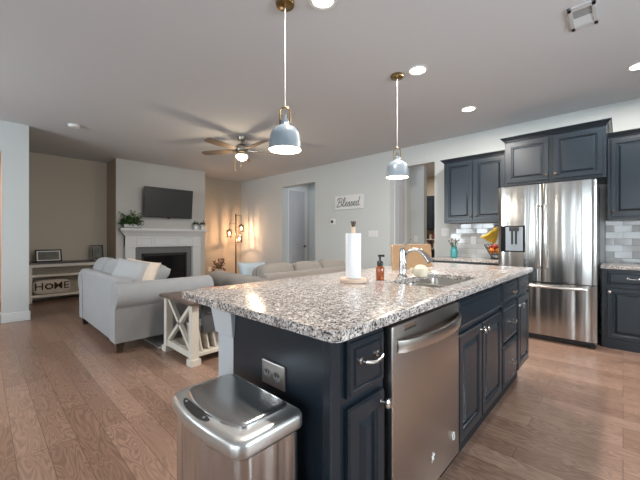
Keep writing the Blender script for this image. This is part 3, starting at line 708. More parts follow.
# switches
def switch(x, z, n_, wd, label, y=NORTH, m=plasticw, rocker=True, nm='light_switch', cat='switch'):
    t = thing(nm, label, cat, (x, y, z)); b = BM(); box(b, x-wd/2, y-.006, z-.06, x+wd/2, y, z+.06); obj('cover_plate', b, m, t, bevel=.002)
    for k in range(n_):
        cx_ = x+(k-(n_-1)/2)*.046; b = BM()
        if rocker: box(b, cx_-.016, y-.01, z-.033, cx_+.016, y-.006, z+.033); obj('rocker', b, white, t, bevel=.002)
        else:
            for dz in (-.022, .022): box(b, cx_-.015, y-.009, z+dz-.015, cx_+.015, y-.006, z+dz+.015)
            obj('receptacle', b, white, t, bevel=.002)
switch(-3.45, 1.235, 4, .21, 'wide white four-gang switch plate on the grey wall right of the towels')
switch(-2.07, 1.25, 2, .12, 'white two-gang switch plate beside the tile backsplash', y=NORTH)
switch(-1.64, 1.12, 1, .075, 'white outlet on the tile backsplash behind the mason jar', y=NORTH-.011, rocker=False, nm='wall_outlet', cat='outlet')
switch(-2.98, 1.14, 1, .075, 'white switch plate inside the right wall opening', y=5.92)
t = thing('thermostat', 'small white thermostat with a dark dot on the wall below the sign', 'thermostat', (-4.43, NORTH, 1.5))
b = BM(); box(b, -4.52, NORTH-.02, 1.44, -4.39, NORTH, 1.56); obj('housing', b, plasticw, t, bevel=.006)
b = BM(); lathe(b, [(.032, 0), (.03, .006), (.002, .007)], n=18); bmesh.ops.rotate(b, verts=b.verts, cent=(0,0,0), matrix=Matrix.Rotation(PI/2, 3, 'X')); bmesh.ops.translate(b, verts=b.verts, vec=(-4.47, NORTH-.02, 1.5)); obj('display', b, blackp, t)
t = thing('wall_sign', 'white wooden sign reading Blessed in script on the grey wall', 'sign', (-4.02, NORTH, 1.88))
b = BM(); box(b, -4.38, NORTH-.03, 1.735, -3.67, NORTH, 2.02); obj('board', b, signw, t, bevel=.003)
def stroke(pts, closed=False):
    """smooth curve through points (Catmull-Rom)"""
    Q = []
    P_ = [pts[0]]+list(pts)+[pts[-1]]
    for a in range(1, len(P_)-2):
        for q in range(6):
            u_ = q/6; p0_, p1_, p2_, p3_ = (Vector(P_[a+d_]) for d_ in (-1, 0, 1, 2))
            Q.append(.5*((2*p1_)+(p2_-p0_)*u_+(2*p0_-5*p1_+4*p2_-p3_)*u_**2+(3*p1_-p0_-3*p2_+p3_)*u_**3))
    Q.append(Vector(pts[-1])); return Q
LET = {'B': (1.15, [[(.35, 1.5), (.25, .75), (.1, 0)], [(-.05, 1.2), (.1, 1.55), (.6, 1.65), (.95, 1.35), (.75, .95), (.35, .85), (.8, .8), (.95, .4), (.6, 0), (.1, -.05), (-.1, .15)]]),
       'l': (.5, [[(-.1, .1), (.2, .7), (.42, 1.4), (.3, 1.65), (.15, 1.3), (.1, .3), (.25, .0), (.45, .12)]]),
       'e': (.6, [[(-.1, .12), (.3, .4), (.42, .72), (.22, .8), (.08, .4), (.2, .02), (.4, .02), (.55, .15)]]),
       's': (.55, [[(-.1, .12), (.15, .5), (.28, .85), (.35, .5), (.38, .15), (.2, -.03), (.05, .08)], [(.2, -.03), (.45, .12)]]),
       'd': (.75, [[(.45, .7), (.2, .8), (.02, .4), (.12, .02), (.38, .2), (.5, .8), (.6, 1.65)], [(.5, .8), (.45, .2), (.55, 0), (.75, .15)]])}
b = BM(); ux = 0
for ch in 'Blessed':
    adv, sts = LET[ch]
    for st in sts:
        Q = stroke([(p[0], p[1], 0) for p in st])
        tube(b, [(-4.33+(ux+p.x+.15*p.y)*.122+.01, NORTH-.032, 1.80+p.y*.105) for p in Q], .0075, 5)
    ux += adv
obj('lettering', b, text, t)

# refrigerator
FY = 4.345
t = thing('refrigerator', 'stainless french door refrigerator with water dispenser and bottom freezer', 'refrigerator', (-.652, 4.7, 0))
b = BM(); box(b, -1.105, FY+.075, .03, -.2, 5.08, 1.755); obj('body', b, mat('fridge_side', (.16, .165, .17), .4, .3), t, bevel=.006)
def bowed(x0, x1, z0, z1, bow=.012, cut=None):
    b = BM(); P = []
    n_ = 20
    for k in range(n_+1):
        s_ = k/n_; x = x0+(x1-x0)*s_; e_ = min(1, min(s_, 1-s_)*(x1-x0)/.02); y = FY+.014-bow*(1-(2*s_-1)**2)-.014*math.sin(e_*PI/2); P.append((x, y))
    P += [(x1, FY+.07), (x0, FY+.07)]
    loft(b, [[(p[0], p[1], z) for p in P] for z in (z0, z1)]); return b
dl = obj('door', bowed(-1.11, -.676, .665, 1.765), fridge_steel, t, smooth=True); dr = obj('door', bowed(-.668, -.194, .665, 1.765), fridge_steel, t, smooth=True)
dz = obj('freezer_drawer', bowed(-1.11, -.194, .07, .655), fridge_steel, t, smooth=True)
for x, d in ((-.705, dl), (-.632, dr)):
    b = BM(); yh = FY-.055; tube(b, [(x, FY, 1.52), (x, yh+.01, 1.52), (x, yh, 1.5), (x, yh-.008, 1.17), (x, yh, .84), (x, yh+.01, .82), (x, FY, .82)], .013, 12); obj('handle', b, nickel, d, smooth=True)
b = BM(); yh = FY-.055; tube(b, [(-1.03, FY, .615), (-1.03, yh+.01, .615), (-1.01, yh, .615), (-.652, yh-.008, .615), (-.3, yh, .615), (-.28, yh+.01, .615), (-.28, FY, .615)], .014, 12); obj('handle', b, nickel, dz, smooth=True)
dsp = thing_ = None
b = BM(); yd = FY-.014
for q in ((-1.075, .99, -1.025, 1.30), (-.845, .99, -.825, 1.30), (-1.03, .99, -.84, 1.005), (-1.03, 1.285, -.84, 1.30)): box(b, q[0], yd-.006, q[1], q[2], FY+.01, q[3])
ds = obj('dispenser', b, blackg, dl, bevel=.002)
b = BM(); box(b, -1.025, yd-.001, 1.005, -.845, FY+.008, 1.285); 
o = obj('dispenser_recess', b, grayp, dl)
b = BM(); box(b, -.985, yd-.02, 1.235, -.885, yd-.001, 1.283); box(b, -.965, yd-.012, 1.08, -.945, yd-.002, 1.235); box(b, -.925, yd-.012, 1.08, -.905, yd-.002, 1.235); obj('paddle', b, blackp, dl, bevel=.002)
b = BM(); box(b, -1.09, FY+.05, .012, -.215, FY+.1, .065); obj('bottom_grille', b, blackp, t)
for x in (-1.06, -.245):
    b = BM(); lathe(b, [(.03, 0), (.03, .02), (.015, .03)], (x, FY+.05, 0), 14); obj('foot', b, blackp, t)

# mason jar with flowers
jx, jy, jz = -1.83, 4.85, .864
t = thing('flower_jar', 'teal mason jar of dried flowers on the counter left of the refrigerator', 'vase', (jx, jy, jz))
b = BM(); lathe(b, [(.04, 0), (.05, .01), (.052, .09), (.05, .11), (.037, .13), (.04, .135), (.04, .16), (.034, .16)], (jx, jy, jz), 24); obj('jar', b, teal, t, smooth=True)
b = BM(); g = BM()
for k in range(16):
    a = random.uniform(0, 2*PI); r = random.uniform(.02, .085); h = random.uniform(.2, .28); e = (jx+r*math.cos(a), jy+r*math.sin(a), jz+h)
    tube(b, [(jx+r*.2*math.cos(a), jy+r*.2*math.sin(a), jz+.12), e], .0025, 5); ball(g, e, random.uniform(.010, .018), n=8, m=6)
obj('stems', b, leafd, t); obj('blossoms', g, flower, t)

# fruit stand with bananas
kx, ky, kz = -1.27, 4.83, .864
t = thing('fruit_stand', 'black wire fruit stand with a banana hook by the refrigerator', 'fruit stand', (kx, ky, kz))
b = BM(); tube(b, [(kx+.06*math.cos(a*PI/10), ky+.06*math.sin(a*PI/10), kz+.008) for a in range(21)], .004, 6)
tube(b, [(kx+.02, ky+.11, kz+.008), (kx+.02, ky+.13, kz+.2), (kx+.02, ky+.12, kz+.44), (kx+.01, ky+.06, kz+.47), (kx, ky, kz+.45)], .006, 8)
tube(b, [(kx+.02, ky+.11, kz+.008), (kx, ky+.05, kz+.008)], .005, 6); obj('hook_frame', b, blackw, t, smooth=True)
b = BM()
for z, r in ((.06, .05), (.11, .085), (.16, .115), (.2, .135)): tube(b, [(kx+r*math.cos(a*PI/12), ky+r*math.sin(a*PI/12), kz+z) for a in range(25)], .0025, 5)
for k in range(20):
    a = k*PI/10; tube(b, [(kx+.04*math.cos(a), ky+.04*math.sin(a), kz+.01), (kx+.135*math.cos(a+.25), ky+.135*math.sin(a+.25), kz+.2)], .0022, 5)
obj('wire_basket', b, blackw, t)
for k, (dx, dy, dz_, r, m_, nm) in enumerate(((-.03, -.035, .115, .04, orange, 'orange'), (.045, -.02, .12, .038, orange, 'orange'), (.005, .045, .12, .04, orange, 'orange'), (-.055, .02, .155, .033, tomato, 'tomato'), (.01, -.04, .175, .035, tomato, 'tomato'))):
    b = BM(); ball(b, (kx+dx, ky+dy, kz+dz_), r, n=16, m=10); bmesh.ops.scale(b, verts=b.verts, vec=(1, 1, 1)); o = obj(nm, b, m_, origin=(kx+dx, ky+dy, kz+dz_), smooth=True)
    tag(o, ['orange lying in the wire basket, left front one', 'orange lying in the wire basket, right front one', 'orange lying at the back of the wire basket', 'red tomato on the left side of the wire basket', 'red tomato on top of the fruit in the wire basket'][k], nm)
t = thing('banana_bunch', 'bunch of yellow bananas hanging from the wire hook', 'bananas', (kx, ky, kz+.43))
for k in range(5):
    b = BM(); a0 = -.35+.17*k; P = []
    for j in range(9):
        s_ = j/8; P.append(Vector((kx+.02-(.20-.028*k)*s_, ky-.06+.035*k, kz+.43-(.13+.022*k)*s_-(.035+.006*k)*math.sin(PI*s_))))
    rings = []; rr = [.006, .008, .014, .017, .018, .018, .016, .011, .005]
    for j, p in enumerate(P):
        tt = (P[min(j+1, 8)]-P[max(j-1, 0)]).normalized(); u = Vector((0, 1, 0)); v = tt.cross(u)
        rings.append([tuple(p+(u*math.cos(2*PI*q/10)+v*math.sin(2*PI*q/10))*rr[j]) for q in range(10)])
    loft(b, rings); obj('banana', b, banana, t, smooth=True)
b = BM(); tube(b, [(kx+.0, ky, kz+.455), (kx-.012, ky+.02, kz+.43)], .012, 8); obj('stalk', b, stemm, t)

# pantry cabinets behind right opening
t = thing('pantry_wall_cabinet', 'dark wall cabinet in the pantry seen through the right opening', 'cabinet', (-3.4, 7.8, 1.36))
b = BM(); box(b, -4.2, 7.68, 1.36, -2.6, 8.0, 2.2); obj('cabinet_body', b, cab, t)
for k in range(4):
    b = BM(); panel(b, (-4.19+.4*k, 7.66, 1.38), UA, NA, .38, .78, CABR, .02); obj('door', b, cab, t)
t = thing('pantry_base_cabinet', 'dark base cabinet in the pantry behind the right opening', 'cabinet', (-3.4, 7.7, 0))
b = BM(); box(b, -4.2, 7.4, 0, -2.6, 8.0, .88); obj('cabinet_body', b, cab, t)
b = BM(); box(b, -4.22, 7.37, .88, -2.58, 8.0, .91); obj('top', b, granite, t)
t = thing('pantry_shelf', 'grey wire-like shelf of jars in the pantry behind the opening', 'shelf', (-3.5, 7.85, .91))
b = BM(); box(b, -3.9, 7.75, 1.11, -3.1, 7.98, 1.125); box(b, -3.9, 7.75, .91, -3.88, 7.98, 1.12); box(b, -3.12, 7.75, .91, -3.1, 7.98, 1.12); obj('rack', b, white, t)
for k in range(10):
    lv = k//5; x = -3.74+.1*(k % 5); z = .91+.216*lv; r = .036; h = .12+.02*(k % 3); b = BM()
    lathe(b, [(r*.9, 0), (r, .006), (r, h*.8), (r*.6, h*.9), (r*.6, h)], (x, 7.83, z), 14)
    o = obj('storage_jar', b, [red, plasticw, bronze, ceramic][k % 4], origin=(x, 7.83, z), smooth=True)
    tag(o, 'small jar on the pantry shelf, number and colour hard to make out' if False else '%s jar on the %s of the pantry rack' % (['red', 'white', 'dark', 'cream'][k % 4], ['lower level', 'upper shelf'][lv])+(' nearer the left' if (k % 5) < 2 else ' nearer the right' if (k % 5) > 2 else ' in the middle'), 'jar', 'jars on the pantry rack')

# ------------------------------------------------------------------ fireplace
BX = -7.3
t = thing('fireplace', 'white mantel fireplace with dark glass firebox on the chimney wall', 'fireplace', (BX, 2.78, 0))
b = BM(); loft(b, [rb(BX, 1.96, BX+.13, 3.56, 1.2), rb(BX, 1.93, BX+.16, 3.59, 1.25), rb(BX, 1.89, BX+.2, 3.63, 1.29), rb(BX, 1.87, BX+.22, 3.65, 1.31), rb(BX, 1.87, BX+.22, 3.65, 1.352)]); obj('mantel_shelf', b, white, t, bevel=.003)
b = BM(); box(b, BX, 1.98, .97, BX+.1, 3.54, 1.2); fz = obj('frieze', b, white, t)
for y0, y1 in ((2.19, 2.49), (2.53, 3.03), (3.07, 3.37)):
    b = BM(); panel(b, (BX+.1, y0, 1.0), U_, N_, y1-y0, .17, [(0, .004), (.003, .012), (.018, .012), (.024, .003), (.03, .003)], .0); obj('frieze_panel', b, white, fz)
for y0 in (1.98, 3.36):
    b = BM(); box(b, BX, y0, 0, BX+.11, y0+.185, 1.2); box(b, BX, y0-.01, 0, BX+.125, y0+.195, .15); box(b, BX, y0-.008, .955, BX+.12, y0+.193, .985); obj('pilaster', b, white, t, bevel=.004)
b = BM(); box(b, BX, 2.165, 0, BX+.03, 2.30, .97); box(b, BX, 3.25, 0, BX+.03, 3.36, .97); box(b, BX, 2.3, .83, BX+.03, 3.25, .97); box(b, BX, 2.3, 0, BX+.03, 3.25, .18); obj('slate_surround', b, firegrey, t)
b = BM(); box(b, BX, 2.3, .18, BX+.012, 3.25, .83); obj('firebox_glass', b, blackg, t)
b = BM()
for q in ((2.3, .77, 3.25, .83), (2.3, .18, 3.25, .24), (2.3, .18, 2.34, .83), (3.21, .18, 3.25, .83)): box(b, BX, q[0], q[1], BX+.04, q[2], q[3])
obj('firebox_frame', b, blackp, t, bevel=.004)
b = BM(); box(b, BX+.0, 2.1, 0, BX+.45, 3.46, .03); obj('hearth', b, firegrey, t)

# TV
t = thing('television', 'dark flat television mounted above the mantel, tilted downward', 'television', (BX, 2.8, 1.9))
R = Matrix.Translation((BX+.2, 2.8, 1.9)) @ Matrix.Rotation(math.radians(6), 4, 'Y')
def rot(b): bmesh.ops.transform(b, matrix=R, verts=b.verts); return b
b = BM(); box(b, -.03, -.505, -.315, .008, .505, .315); obj('bezel', rot(b), blackp, t, bevel=.004)
b = BM(); box(b, .008, -.49, -.295, .0095, .49, .303); obj('screen', rot(b), tvm, t)
b = BM(); box(b, -.17, -.2, -.15, -.03, .2, .15); obj('wall_mount', rot(b), blackp, t)
b = BM(); box(b, -.01, -.03, -.335, .01, .03, -.315); obj('sensor', rot(b), blackp, t)

# plants
def foliage(c, rx, ry, h, n, size, mm, parent, name='foliage', droop=.3, seed=1):
    rnd = random.Random(seed); b = BM()
    for k in range(n):
        a = rnd.uniform(0, 2*PI); q = rnd.random()**.5; base = Vector((c[0]+rx*q*math.cos(a), c[1]+ry*q*math.sin(a), c[2]+h*rnd.random()*(1.15-.7*q)))
        d = Vector((math.cos(a)+rnd.uniform(-.6, .6), math.sin(a)+rnd.uniform(-.6, .6), rnd.uniform(-.3, 1.0))).normalized()
        s_ = d.cross(Vector((rnd.uniform(-.3, .3), rnd.uniform(-.3, .3), 1))).normalized(); L_ = size*rnd.uniform(.7, 1.3); W_ = L_*.24; nn_ = s_.cross(d)
        P = [base, base+d*L_*.35+s_*W_+nn_*.003, base+d*L_*.75+s_*W_*.7-Vector((0,0,L_*droop*.3)), base+d*L_-Vector((0,0,L_*droop)), base+d*L_*.75-s_*W_*.7-Vector((0,0,L_*droop*.3)), base+d*L_*.35-s_*W_+nn_*.003, base+d*L_*.5-nn_*.004]
        v = [b.verts.new(p) for p in P]
        for i in range(6): b.faces.new((v[i], v[(i+1) % 6], v[6]))
    return obj(name, b, mm, parent)
t = thing('mantel_plant', 'spreading green plant in a dark tray on the left end of the mantel', 'plant', (-7.18, 2.06, 1.352))
b = BM(); box(b, -7.25, 1.9, 1.352, -7.1, 2.25, 1.365); obj('tray', b, darkwood, t, bevel=.003)
b = BM(); loft(b, [rb(-7.225, 1.95, -7.125, 2.2, 1.365), rb(-7.235, 1.94, -7.115, 2.21, 1.43)]); obj('planter', b, signw, t)
foliage((-7.12, 2.06, 1.42), .07, .16, .2, 210, .08, leafm, t, seed=3)
b = BM(); rr_ = random.Random(5); lv = []
for k in range(7):
    y1 = 1.87+.07*k; zt = 1.6+.12*rr_.random(); tube(b, [(-7.17, 2.06+(y1-2.06)*.3, 1.42), (-7.14, y1, zt)], .003, 5)
    for j in range(6):
        s_ = .45+.1*j; p = (-7.17+.03*s_, 2.06+(y1-2.06)*(.3+.7*s_), 1.42+(zt-1.42)*s_); ball(b, (p[0]+rr_.uniform(-.02, .02), p[1]+rr_.uniform(-.03, .03), p[2]), .009, .018, .012, 6, 5)
obj('sprigs', b, leafm, t)
for k, (yy, lab) in enumerate(((3.425, 'small plant in a white cup on the right end of the mantel, nearer the television'), (3.59, 'small plant in a white cup at the far right tip of the mantel'))):
    t = thing('potted_plant', lab, 'plant', (-7.17, yy, 1.352)); b = BM(); lathe(b, [(.035, 0), (.045, .01), (.05, .11), (.045, .112)], (-7.17, yy, 1.352), 20); obj('pot', b, plasticw, t, smooth=True)
    foliage((-7.17, yy, 1.45), .035, .03, .1, 60, .055, leafd, t, seed=9+k)
# berry plant by far wall
t = thing('berry_plant', 'dark red berry bush in a woven pot by the taupe wall', 'plant', (-7.6, 4.25, 0))
b = BM(); lathe(b, [(.09, 0), (.12, .02), (.13, .2), (.12, .32), (.1, .35), (.085, .36)], (-7.6, 4.25, 0), 24); obj('pot', b, linen, t, smooth=True)
b = BM(); g = BM(); rr_ = random.Random(11)
for k in range(70):
    a = rr_.uniform(0, 2*PI); r = .17*rr_.random()**.5; h = rr_.uniform(.3, .62)-r*.5; e = (-7.6+r*math.cos(a), 4.25+r*math.sin(a), h+.06)
    tube(b, [(-7.6+r*.15*math.cos(a), 4.25+r*.15*math.sin(a), .32), e], .003, 4); ball(g, e, rr_.uniform(.012, .02), n=7, m=5)
obj('branches', b, stemm, t); obj('berries', g, berry, t)
t = thing('wall_outlet', 'white outlet low on the taupe wall right of the fireplace', 'outlet', (FARX, 4.17, .33))
b = BM(); box(b, FARX, 4.13, .27, FARX+.007, 4.21, .39); obj('cover_plate', b, plasticw, t, bevel=.002)
for z in (.305, .355):
    b = BM(); box(b, FARX+.007, 4.155, z-.015, FARX+.009, 4.185, z+.015); obj('receptacle', b, white, t)

# floor lamp with three ribbed glass jars
lx, ly = -7.5, 4.68
t = thing('floor_lamp', 'bronze floor lamp with three lit caged glass shades in the far corner', 'floor lamp', (lx, ly, 0))
b = BM(); lathe(b, [(.14, 0), (.14, .02), (.02, .03)], (lx, ly, 0), 28); obj('base', b, bronze, t, smooth=True)
b = BM(); tube(b, [(lx, ly, .02), (lx, ly, 1.8)], .02, 12); obj('pole', b, bronze, t, smooth=True)
for k, (dy, dx, zt, za) in enumerate(((-.21, .02, 1.36, 1.53), (.13, .05, 1.50, 1.76), (.04, .1, 1.22, 1.36))):
    ax, ay = lx+dx, ly+dy; b = BM(); tube(b, [(lx, ly, za), (ax, ay, za), (ax, ay, zt+.03)], .008, 8); arm = obj('arm', b, bronze, t, smooth=True)
    c0 = zt-.115; b = BM(); lathe(b, [(.068, zt-.015), (.068, zt), (.02, zt+.02), (.018, zt+.03)], (ax, ay, 0), 20, (False, True)); lathe(b, [(.07, c0-.07), (.07, c0-.055)], (ax, ay, 0), 20, (False, False))
    for q in range(10):
        a = q*PI/5; tube(b, [(ax+.068*math.cos(a), ay+.068*math.sin(a), zt), (ax+.068*math.cos(a), ay+.068*math.sin(a), c0-.065)], .006, 5)
    sh_ = obj('caged_shade', b, bronze, t)
    b = BM(); lathe(b, [(.061, c0-.06), (.061, zt-.02)], (ax, ay, 0), 24, (False, False)); obj('glass', b, glass, sh_, smooth=True)
    b = BM(); ball(b, (ax, ay, zt-.08), .024, .024, .035, 14, 10); obj('bulb', b, bulbw, sh_, smooth=True)
    point('floor_lamp_bulb', (ax, ay, zt-.13), 10, (1, .6, .34), .008)

# ------------------------------------------------------------------ console with HOME pillow (alcove)
cx0, cx1, cy0, cy1 = -7.93, -7.55, .58, 1.82
t = thing('console_shelf', 'cream open console with dark top in the alcove behind the sofa', 'console table', (-7.74, 1.2, 0))
b = BM(); box(b, cx0, cy0-.02, .685, cx1+.02, cy1+.02, .715); obj('top', b, darkwood, t, bevel=.003)
for y in (cy0, cy1-.05):
    for x in (cx0, cx1-.05):
        b = BM(); box(b, x, y, 0, x+.05, y+.05, .685); obj('leg', b, cream, t, bevel=.002)
for z in (.09, .455):
    b = BM(); box(b, cx0, cy0, z, cx1-.002, cy1, z+.045); obj('shelf', b, cream, t, bevel=.002)
b = BM(); box(b, cx0, cy0+.05, .63, cx1-.005, cy1-.05, .685); obj('apron', b, cream, t)
b = BM(); box(b, cx0-.0, cy0, .135, cx0+.01, cy1, .685); obj('back_panel', b, beige, t)
def frame(c, ws, hs, tilt, label, yaw=0, matb=True):
    t = thing('picture_frame', label, 'picture frame', c)
    R_ = Matrix.Translation(c) @ Matrix.Rotation(yaw, 4, 'Z') @ Matrix.Rotation(-tilt, 4, 'Y')
    def q(b): bmesh.ops.transform(b, matrix=R_, verts=b.verts); return b
    b = BM(); f_ = .022
    for r in ((-ws/2, 0, ws/2, f_), (-ws/2, hs-f_, ws/2, hs), (-ws/2, 0, -ws/2+f_, hs), (ws/2-f_, 0, ws/2, hs)): box(b, -.01, r[0], r[1], .012, r[2], r[3])
    obj('frame', q(b), blackp, t)
    if matb:
        b = BM(); box(b, -.008, -ws/2+f_*.5, f_*.5, .004, ws/2-f_*.5, hs-f_*.5); obj('mat_board', q(b), plasticw, t)
    b = BM(); box(b, -.006, -ws/2+f_+.018, f_+.018, .006, ws/2-f_-.018, hs-f_-.018); obj('print', q(b), photo, t)
    b = BM(); box(b, -.012, -.02, 0, -.008, .02, hs*.8); bmesh.ops.rotate(b, verts=b.verts, cent=(-.01, 0, hs*.8), matrix=Matrix.Rotation(math.radians(24), 3, 'Y')); obj('stand', q(b), blackp, t)
frame((-7.66, .87, .716), .38, .235, math.radians(20), 'wide picture frame with white mat leaning on the alcove console')
frame((-7.74, 1.63, .716), .22, .30, math.radians(12), 'small dark picture frame on the console, partly behind the sofa', matb=False)
# pillow reading HOME
t = thing('lumbar_pillow', 'beige pillow with HOME lettering on the lower shelf of the console', 'pillow', (-7.7, .91, .135))
b = BM(); cushion(b, (-7.66, .91, .135+.13), .13, .54, .26, .5, .35); obj('cover', b, linen, t, smooth=True)
MX = Matrix(((0, 0, 1, -7.592), (1, 0, 0, 0), (0, 1, 0, .275), (0, 0, 0, 1)))
def tx(s_, y, sz): textmesh('lettering', s_, inkb, t, Matrix.Translation((0, y, 0)) @ MX, sz, .004)
tx('H', .725, .19); tx('ME', 1.04, .18)
b = BM()
for k in range(9):
    a = 2*PI*k/9; ball(b, (-7.592, .865+.048*math.cos(a), .275+.044*math.sin(a)), .007, .017, .016, 8, 6)
obj('wreath_print', b, inkb, t)

# ------------------------------------------------------------------ sofas
def arm_prof(hw, zc, r, out):
    P = [(-hw, .1), (hw, .1), (hw, zc-r*1.05)]
    for k in range(13):
        a = -PI/3.2+(PI+PI/2.2)*k/12; P.append((out+r*math.cos(a), zc+r*math.sin(a)))
    P.append((-hw, zc-r*.5)); return P
def sofa(name, label, cat, loc, rz, W, D, HB, m, nb, seatm=None, cz=-.06, ce=.62, cr=0):
    t = thing(name, label, cat, loc, None, rz, local=True)
    hw = W/2; aw = .2
    b = BM(); box(b, -hw+.05, .02, .1, hw-.05, D-.04, .4); obj('base', b, m, t, bevel=.02, seg=3)
    b = BM(); rings = []
    for y, z in ((.0, .1), (.0, HB-.03), (.02, HB), (.1, HB+.005), (.17, HB-.03), (.2, .4), (.2, .1)): rings.append((y, z))
    loft(b, [[(x, y, z) for y, z in rings] for x in (-hw+.035, hw-.035)]); obj('back', b, m, t, bevel=.015, seg=3)
    for s in (-1, 1):
        pr = arm_prof(.095, HB-.165, .125, .05); b = BM()
        loft(b, [[(s*(hw-.115+p[0]), y, p[1]) for p in pr] for y in (-.005, .02, D-.03, D)]); obj('arm', b, m, t, smooth=True, angle=50)
        for y in (0.05, D-.1):
            b = BM(); loft(b, [[(s*(hw-.085)+dx*k, y+dy*k, z) for dx, dy in ((-.035,-.035),(.035,-.035),(.035,.035),(-.035,.035))] for z, k in ((0, .75), (.1, 1.05))]); obj('leg', b, darkwood, t)
    sw = (W-2*aw)/nb
    for k in range(nb):
        xc = -hw+aw+sw*(k+.5)
        b = BM(); cushion(b, (xc, (D+.2)/2+.03, .46), sw-.005, D-.22, .17, .3, .15, 40, 14); obj('seat_cushion', b, seatm or m, t, smooth=True)
        sb = (W-.16-cr)/nb; xb = -hw+.08+sb*(k+.5)
        b = BM(); M3 = Matrix.Rotation(math.radians(-12), 3, 'X'); cushion(b, (xb, .25, HB+cz), sb, sb*0+.3, .42, ce, .4, 40, 16, M3); bc = obj('back_cushion', b, seatm or m, t, smooth=True)
        b = BM(); P = []
        for q in range(41):
            a = 2*PI*q/40; c_, s_ = math.cos(a), math.sin(a); P.append(tuple(M3 @ Vector((sb/2*1.0*math.copysign(abs(c_)**.4, c_), 0, .212*math.copysign(abs(s_)**.4, s_)))+Vector((xb, .25, HB+cz))))
        tube(b, P, .005, 6); obj('piping', b, piping, bc)
    return t
sofa('loveseat', 'light grey loveseat with rolled arms seen from behind at left', 'loveseat', (-4.44, .912, .014), 0, 1.68, 1.0, .73, fabric, 2, cr=.5)
sofa('sofa', 'grey sofa toned taupe, with rolled arms and three back cushions beyond the island', 'sofa', (-2.93, 3.06, 0), PI/2, 1.72, 1.22, .735, fabric2, 3, cz=-.115, ce=.4)
def pillow(name, label, c, w, th, rx, rz, m, tw=0):
    M3 = Matrix.Rotation(rz, 3, 'Z') @ Matrix.Rotation(rx, 3, 'X') @ Matrix.Rotation(tw, 3, 'Y'); t = thing(name, label, 'pillow', c)
    b = BM(); throw(b, c, w, th, M3); obj('cover', b, m, t, smooth=True, angle=80)
    return t
pillow('throw_pillow', 'grey square pillow leaning on the near arm of the loveseat', (-4.03, 1.15, .75), .36, .16, math.radians(-32), math.radians(60), pillow_g, .22)
pillow('throw_pillow', 'cream square pillow tucked in front of the grey pillow on the loveseat', (-4.0, 1.25, .745), .36, .11, math.radians(-32), math.radians(66), pillow_c, .22)
pillow('throw_pillow', 'soft blue-grey pillow slumped on the loveseat by the far arm', (-4.35, 1.5, .66), .44, .2, math.radians(-60), math.radians(-14), pillow_g)
pillow('throw_pillow', 'pale blue pillow on the taupe-toned sofa next to its left arm', (-3.5, 2.46, .66), .40, .14, math.radians(-24), math.radians(80), pillow_b)

# rug
b = BM(); box(b, -6.3, 1.28, 0, -3.5, 3.9, .013); o = obj('area_rug', b, rugm, origin=(-5, 2.6, 0), bevel=.006); tag(o, 'grey patterned area rug under the seating, edge showing by the end table', 'rug')

# end table with X sides
ex0, ex1, ey0, ey1 = -3.44, -2.80, 1.30, 1.98; EH = .58
t = thing('end_table', 'farmhouse end table with dark top and cream crossed sides behind the loveseat', 'end table', (-3.12, 1.64, .0))
b = BM(); box(b, ex0-.04, ey0-.03, EH-.028, ex1+.04, ey1+.03, EH); obj('top', b, topwood, t, bevel=.004)
for x in (ex0, ex1-.065):
    for y in (ey0, ey1-.065):
        b = BM(); box(b, x, y, .05, x+.065, y+.065, EH-.028); box(b, x-.015, y-.015, .0, x+.08, y+.08, .06); obj('leg', b, cream, t, bevel=.003)
def cross(y0, y1):
    for s in (1, -1):
        b = BM(); a, c_ = (ex0+.065, ex1-.065) if s == 1 else (ex1-.065, ex0+.065); z0, z1 = .12, EH-.04; d = .022*s
        loft(b, [[(a-d, y, z0), (a+d*1.4, y, z0), (c_+d, y, z1), (c_-d*1.4, y, z1)] for y in (y0, y1)]); obj('cross_brace', b, cream, t)
cross(ey0+.015, ey0+.05); cross(ey1-.05, ey1-.015)
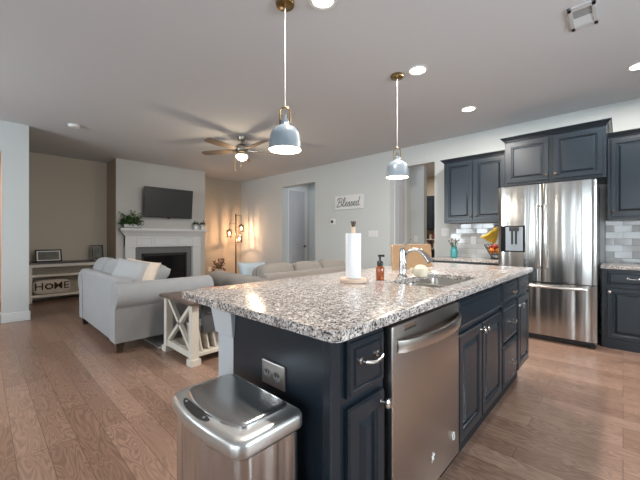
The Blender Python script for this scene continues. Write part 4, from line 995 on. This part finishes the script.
b = BM(); box(b, ex0+.02, ey0+.03, .07, ex1-.02, ey1-.03, .1); obj('lower_shelf', b, cream, t, bevel=.002)
b = BM(); box(b, ex0+.05, ey0+.01, .06, ex1-.05, ey0+.05, .12); obj('rail', b, cream, t)
t = thing('fabric_bin', 'dark grey hanging organiser under the end table top', 'organiser', (-2.87, 1.62, .3))
b = BM(); box(b, -2.90, 1.43, .26, -2.84, 1.66, EH-.03); obj('pouch', b, mat('bin_fabric', (.09, .095, .1), .8), t, bevel=.008, seg=3)
b = BM(); box(b, -2.838, 1.47, .45, -2.835, 1.6, .455); obj('seam', b, grayp, t)
for k, lab in enumerate(('cream slatted board leaning under the end table, nearest the front leg', 'cream slatted board leaning second under the end table', 'cream slatted board leaning deepest under the end table')):
    y = 1.42+.07*k; b = BM(); loft(b, [[(-3.1, y+.00, .101), (-2.86, y, .101), (-2.86, y+.015, .101), (-3.1, y+.015, .101)], [(-3.1, y-.045, .34), (-2.86, y-.045, .34), (-2.86, y-.03, .34), (-3.1, y-.03, .34)]])
    o = obj('leaning_board', b, cream, origin=(-2.98, y, .101), bevel=.002); tag(o, lab, 'board', 'boards leaning under the end table')
t = thing('book', 'red and white book lying on the end table', 'book', (-3.27, 1.75, EH))
b = BM(); box(b, -3.36, 1.66, EH+.003, -3.2, 1.87, EH+.022); obj('pages', b, paper, t); b = BM(); box(b, -3.365, 1.655, EH, -3.195, 1.875, EH+.004); box(b, -3.365, 1.655, EH+.022, -3.195, 1.875, EH+.026); obj('cover', b, red, t)
t = thing('tray', 'small dark tray with coasters on the end table beside the book', 'tray', (-3.05, 1.85, EH))
b = BM(); R_ = rrect(-3.16, 1.75, -2.88, 1.97, .03); loft(b, [[(p[0], p[1], EH) for p in R_], [(p[0], p[1], EH+.008) for p in R_]]); obj('base', b, darkwood, t)
b = BM()
for k in range(4): lathe(b, [(.03, .008), (.032, .02), (.02, .026)], (-3.12+.06*k, 1.83+.05*(k % 2), EH), 14)
obj('coasters', b, bronze, t)
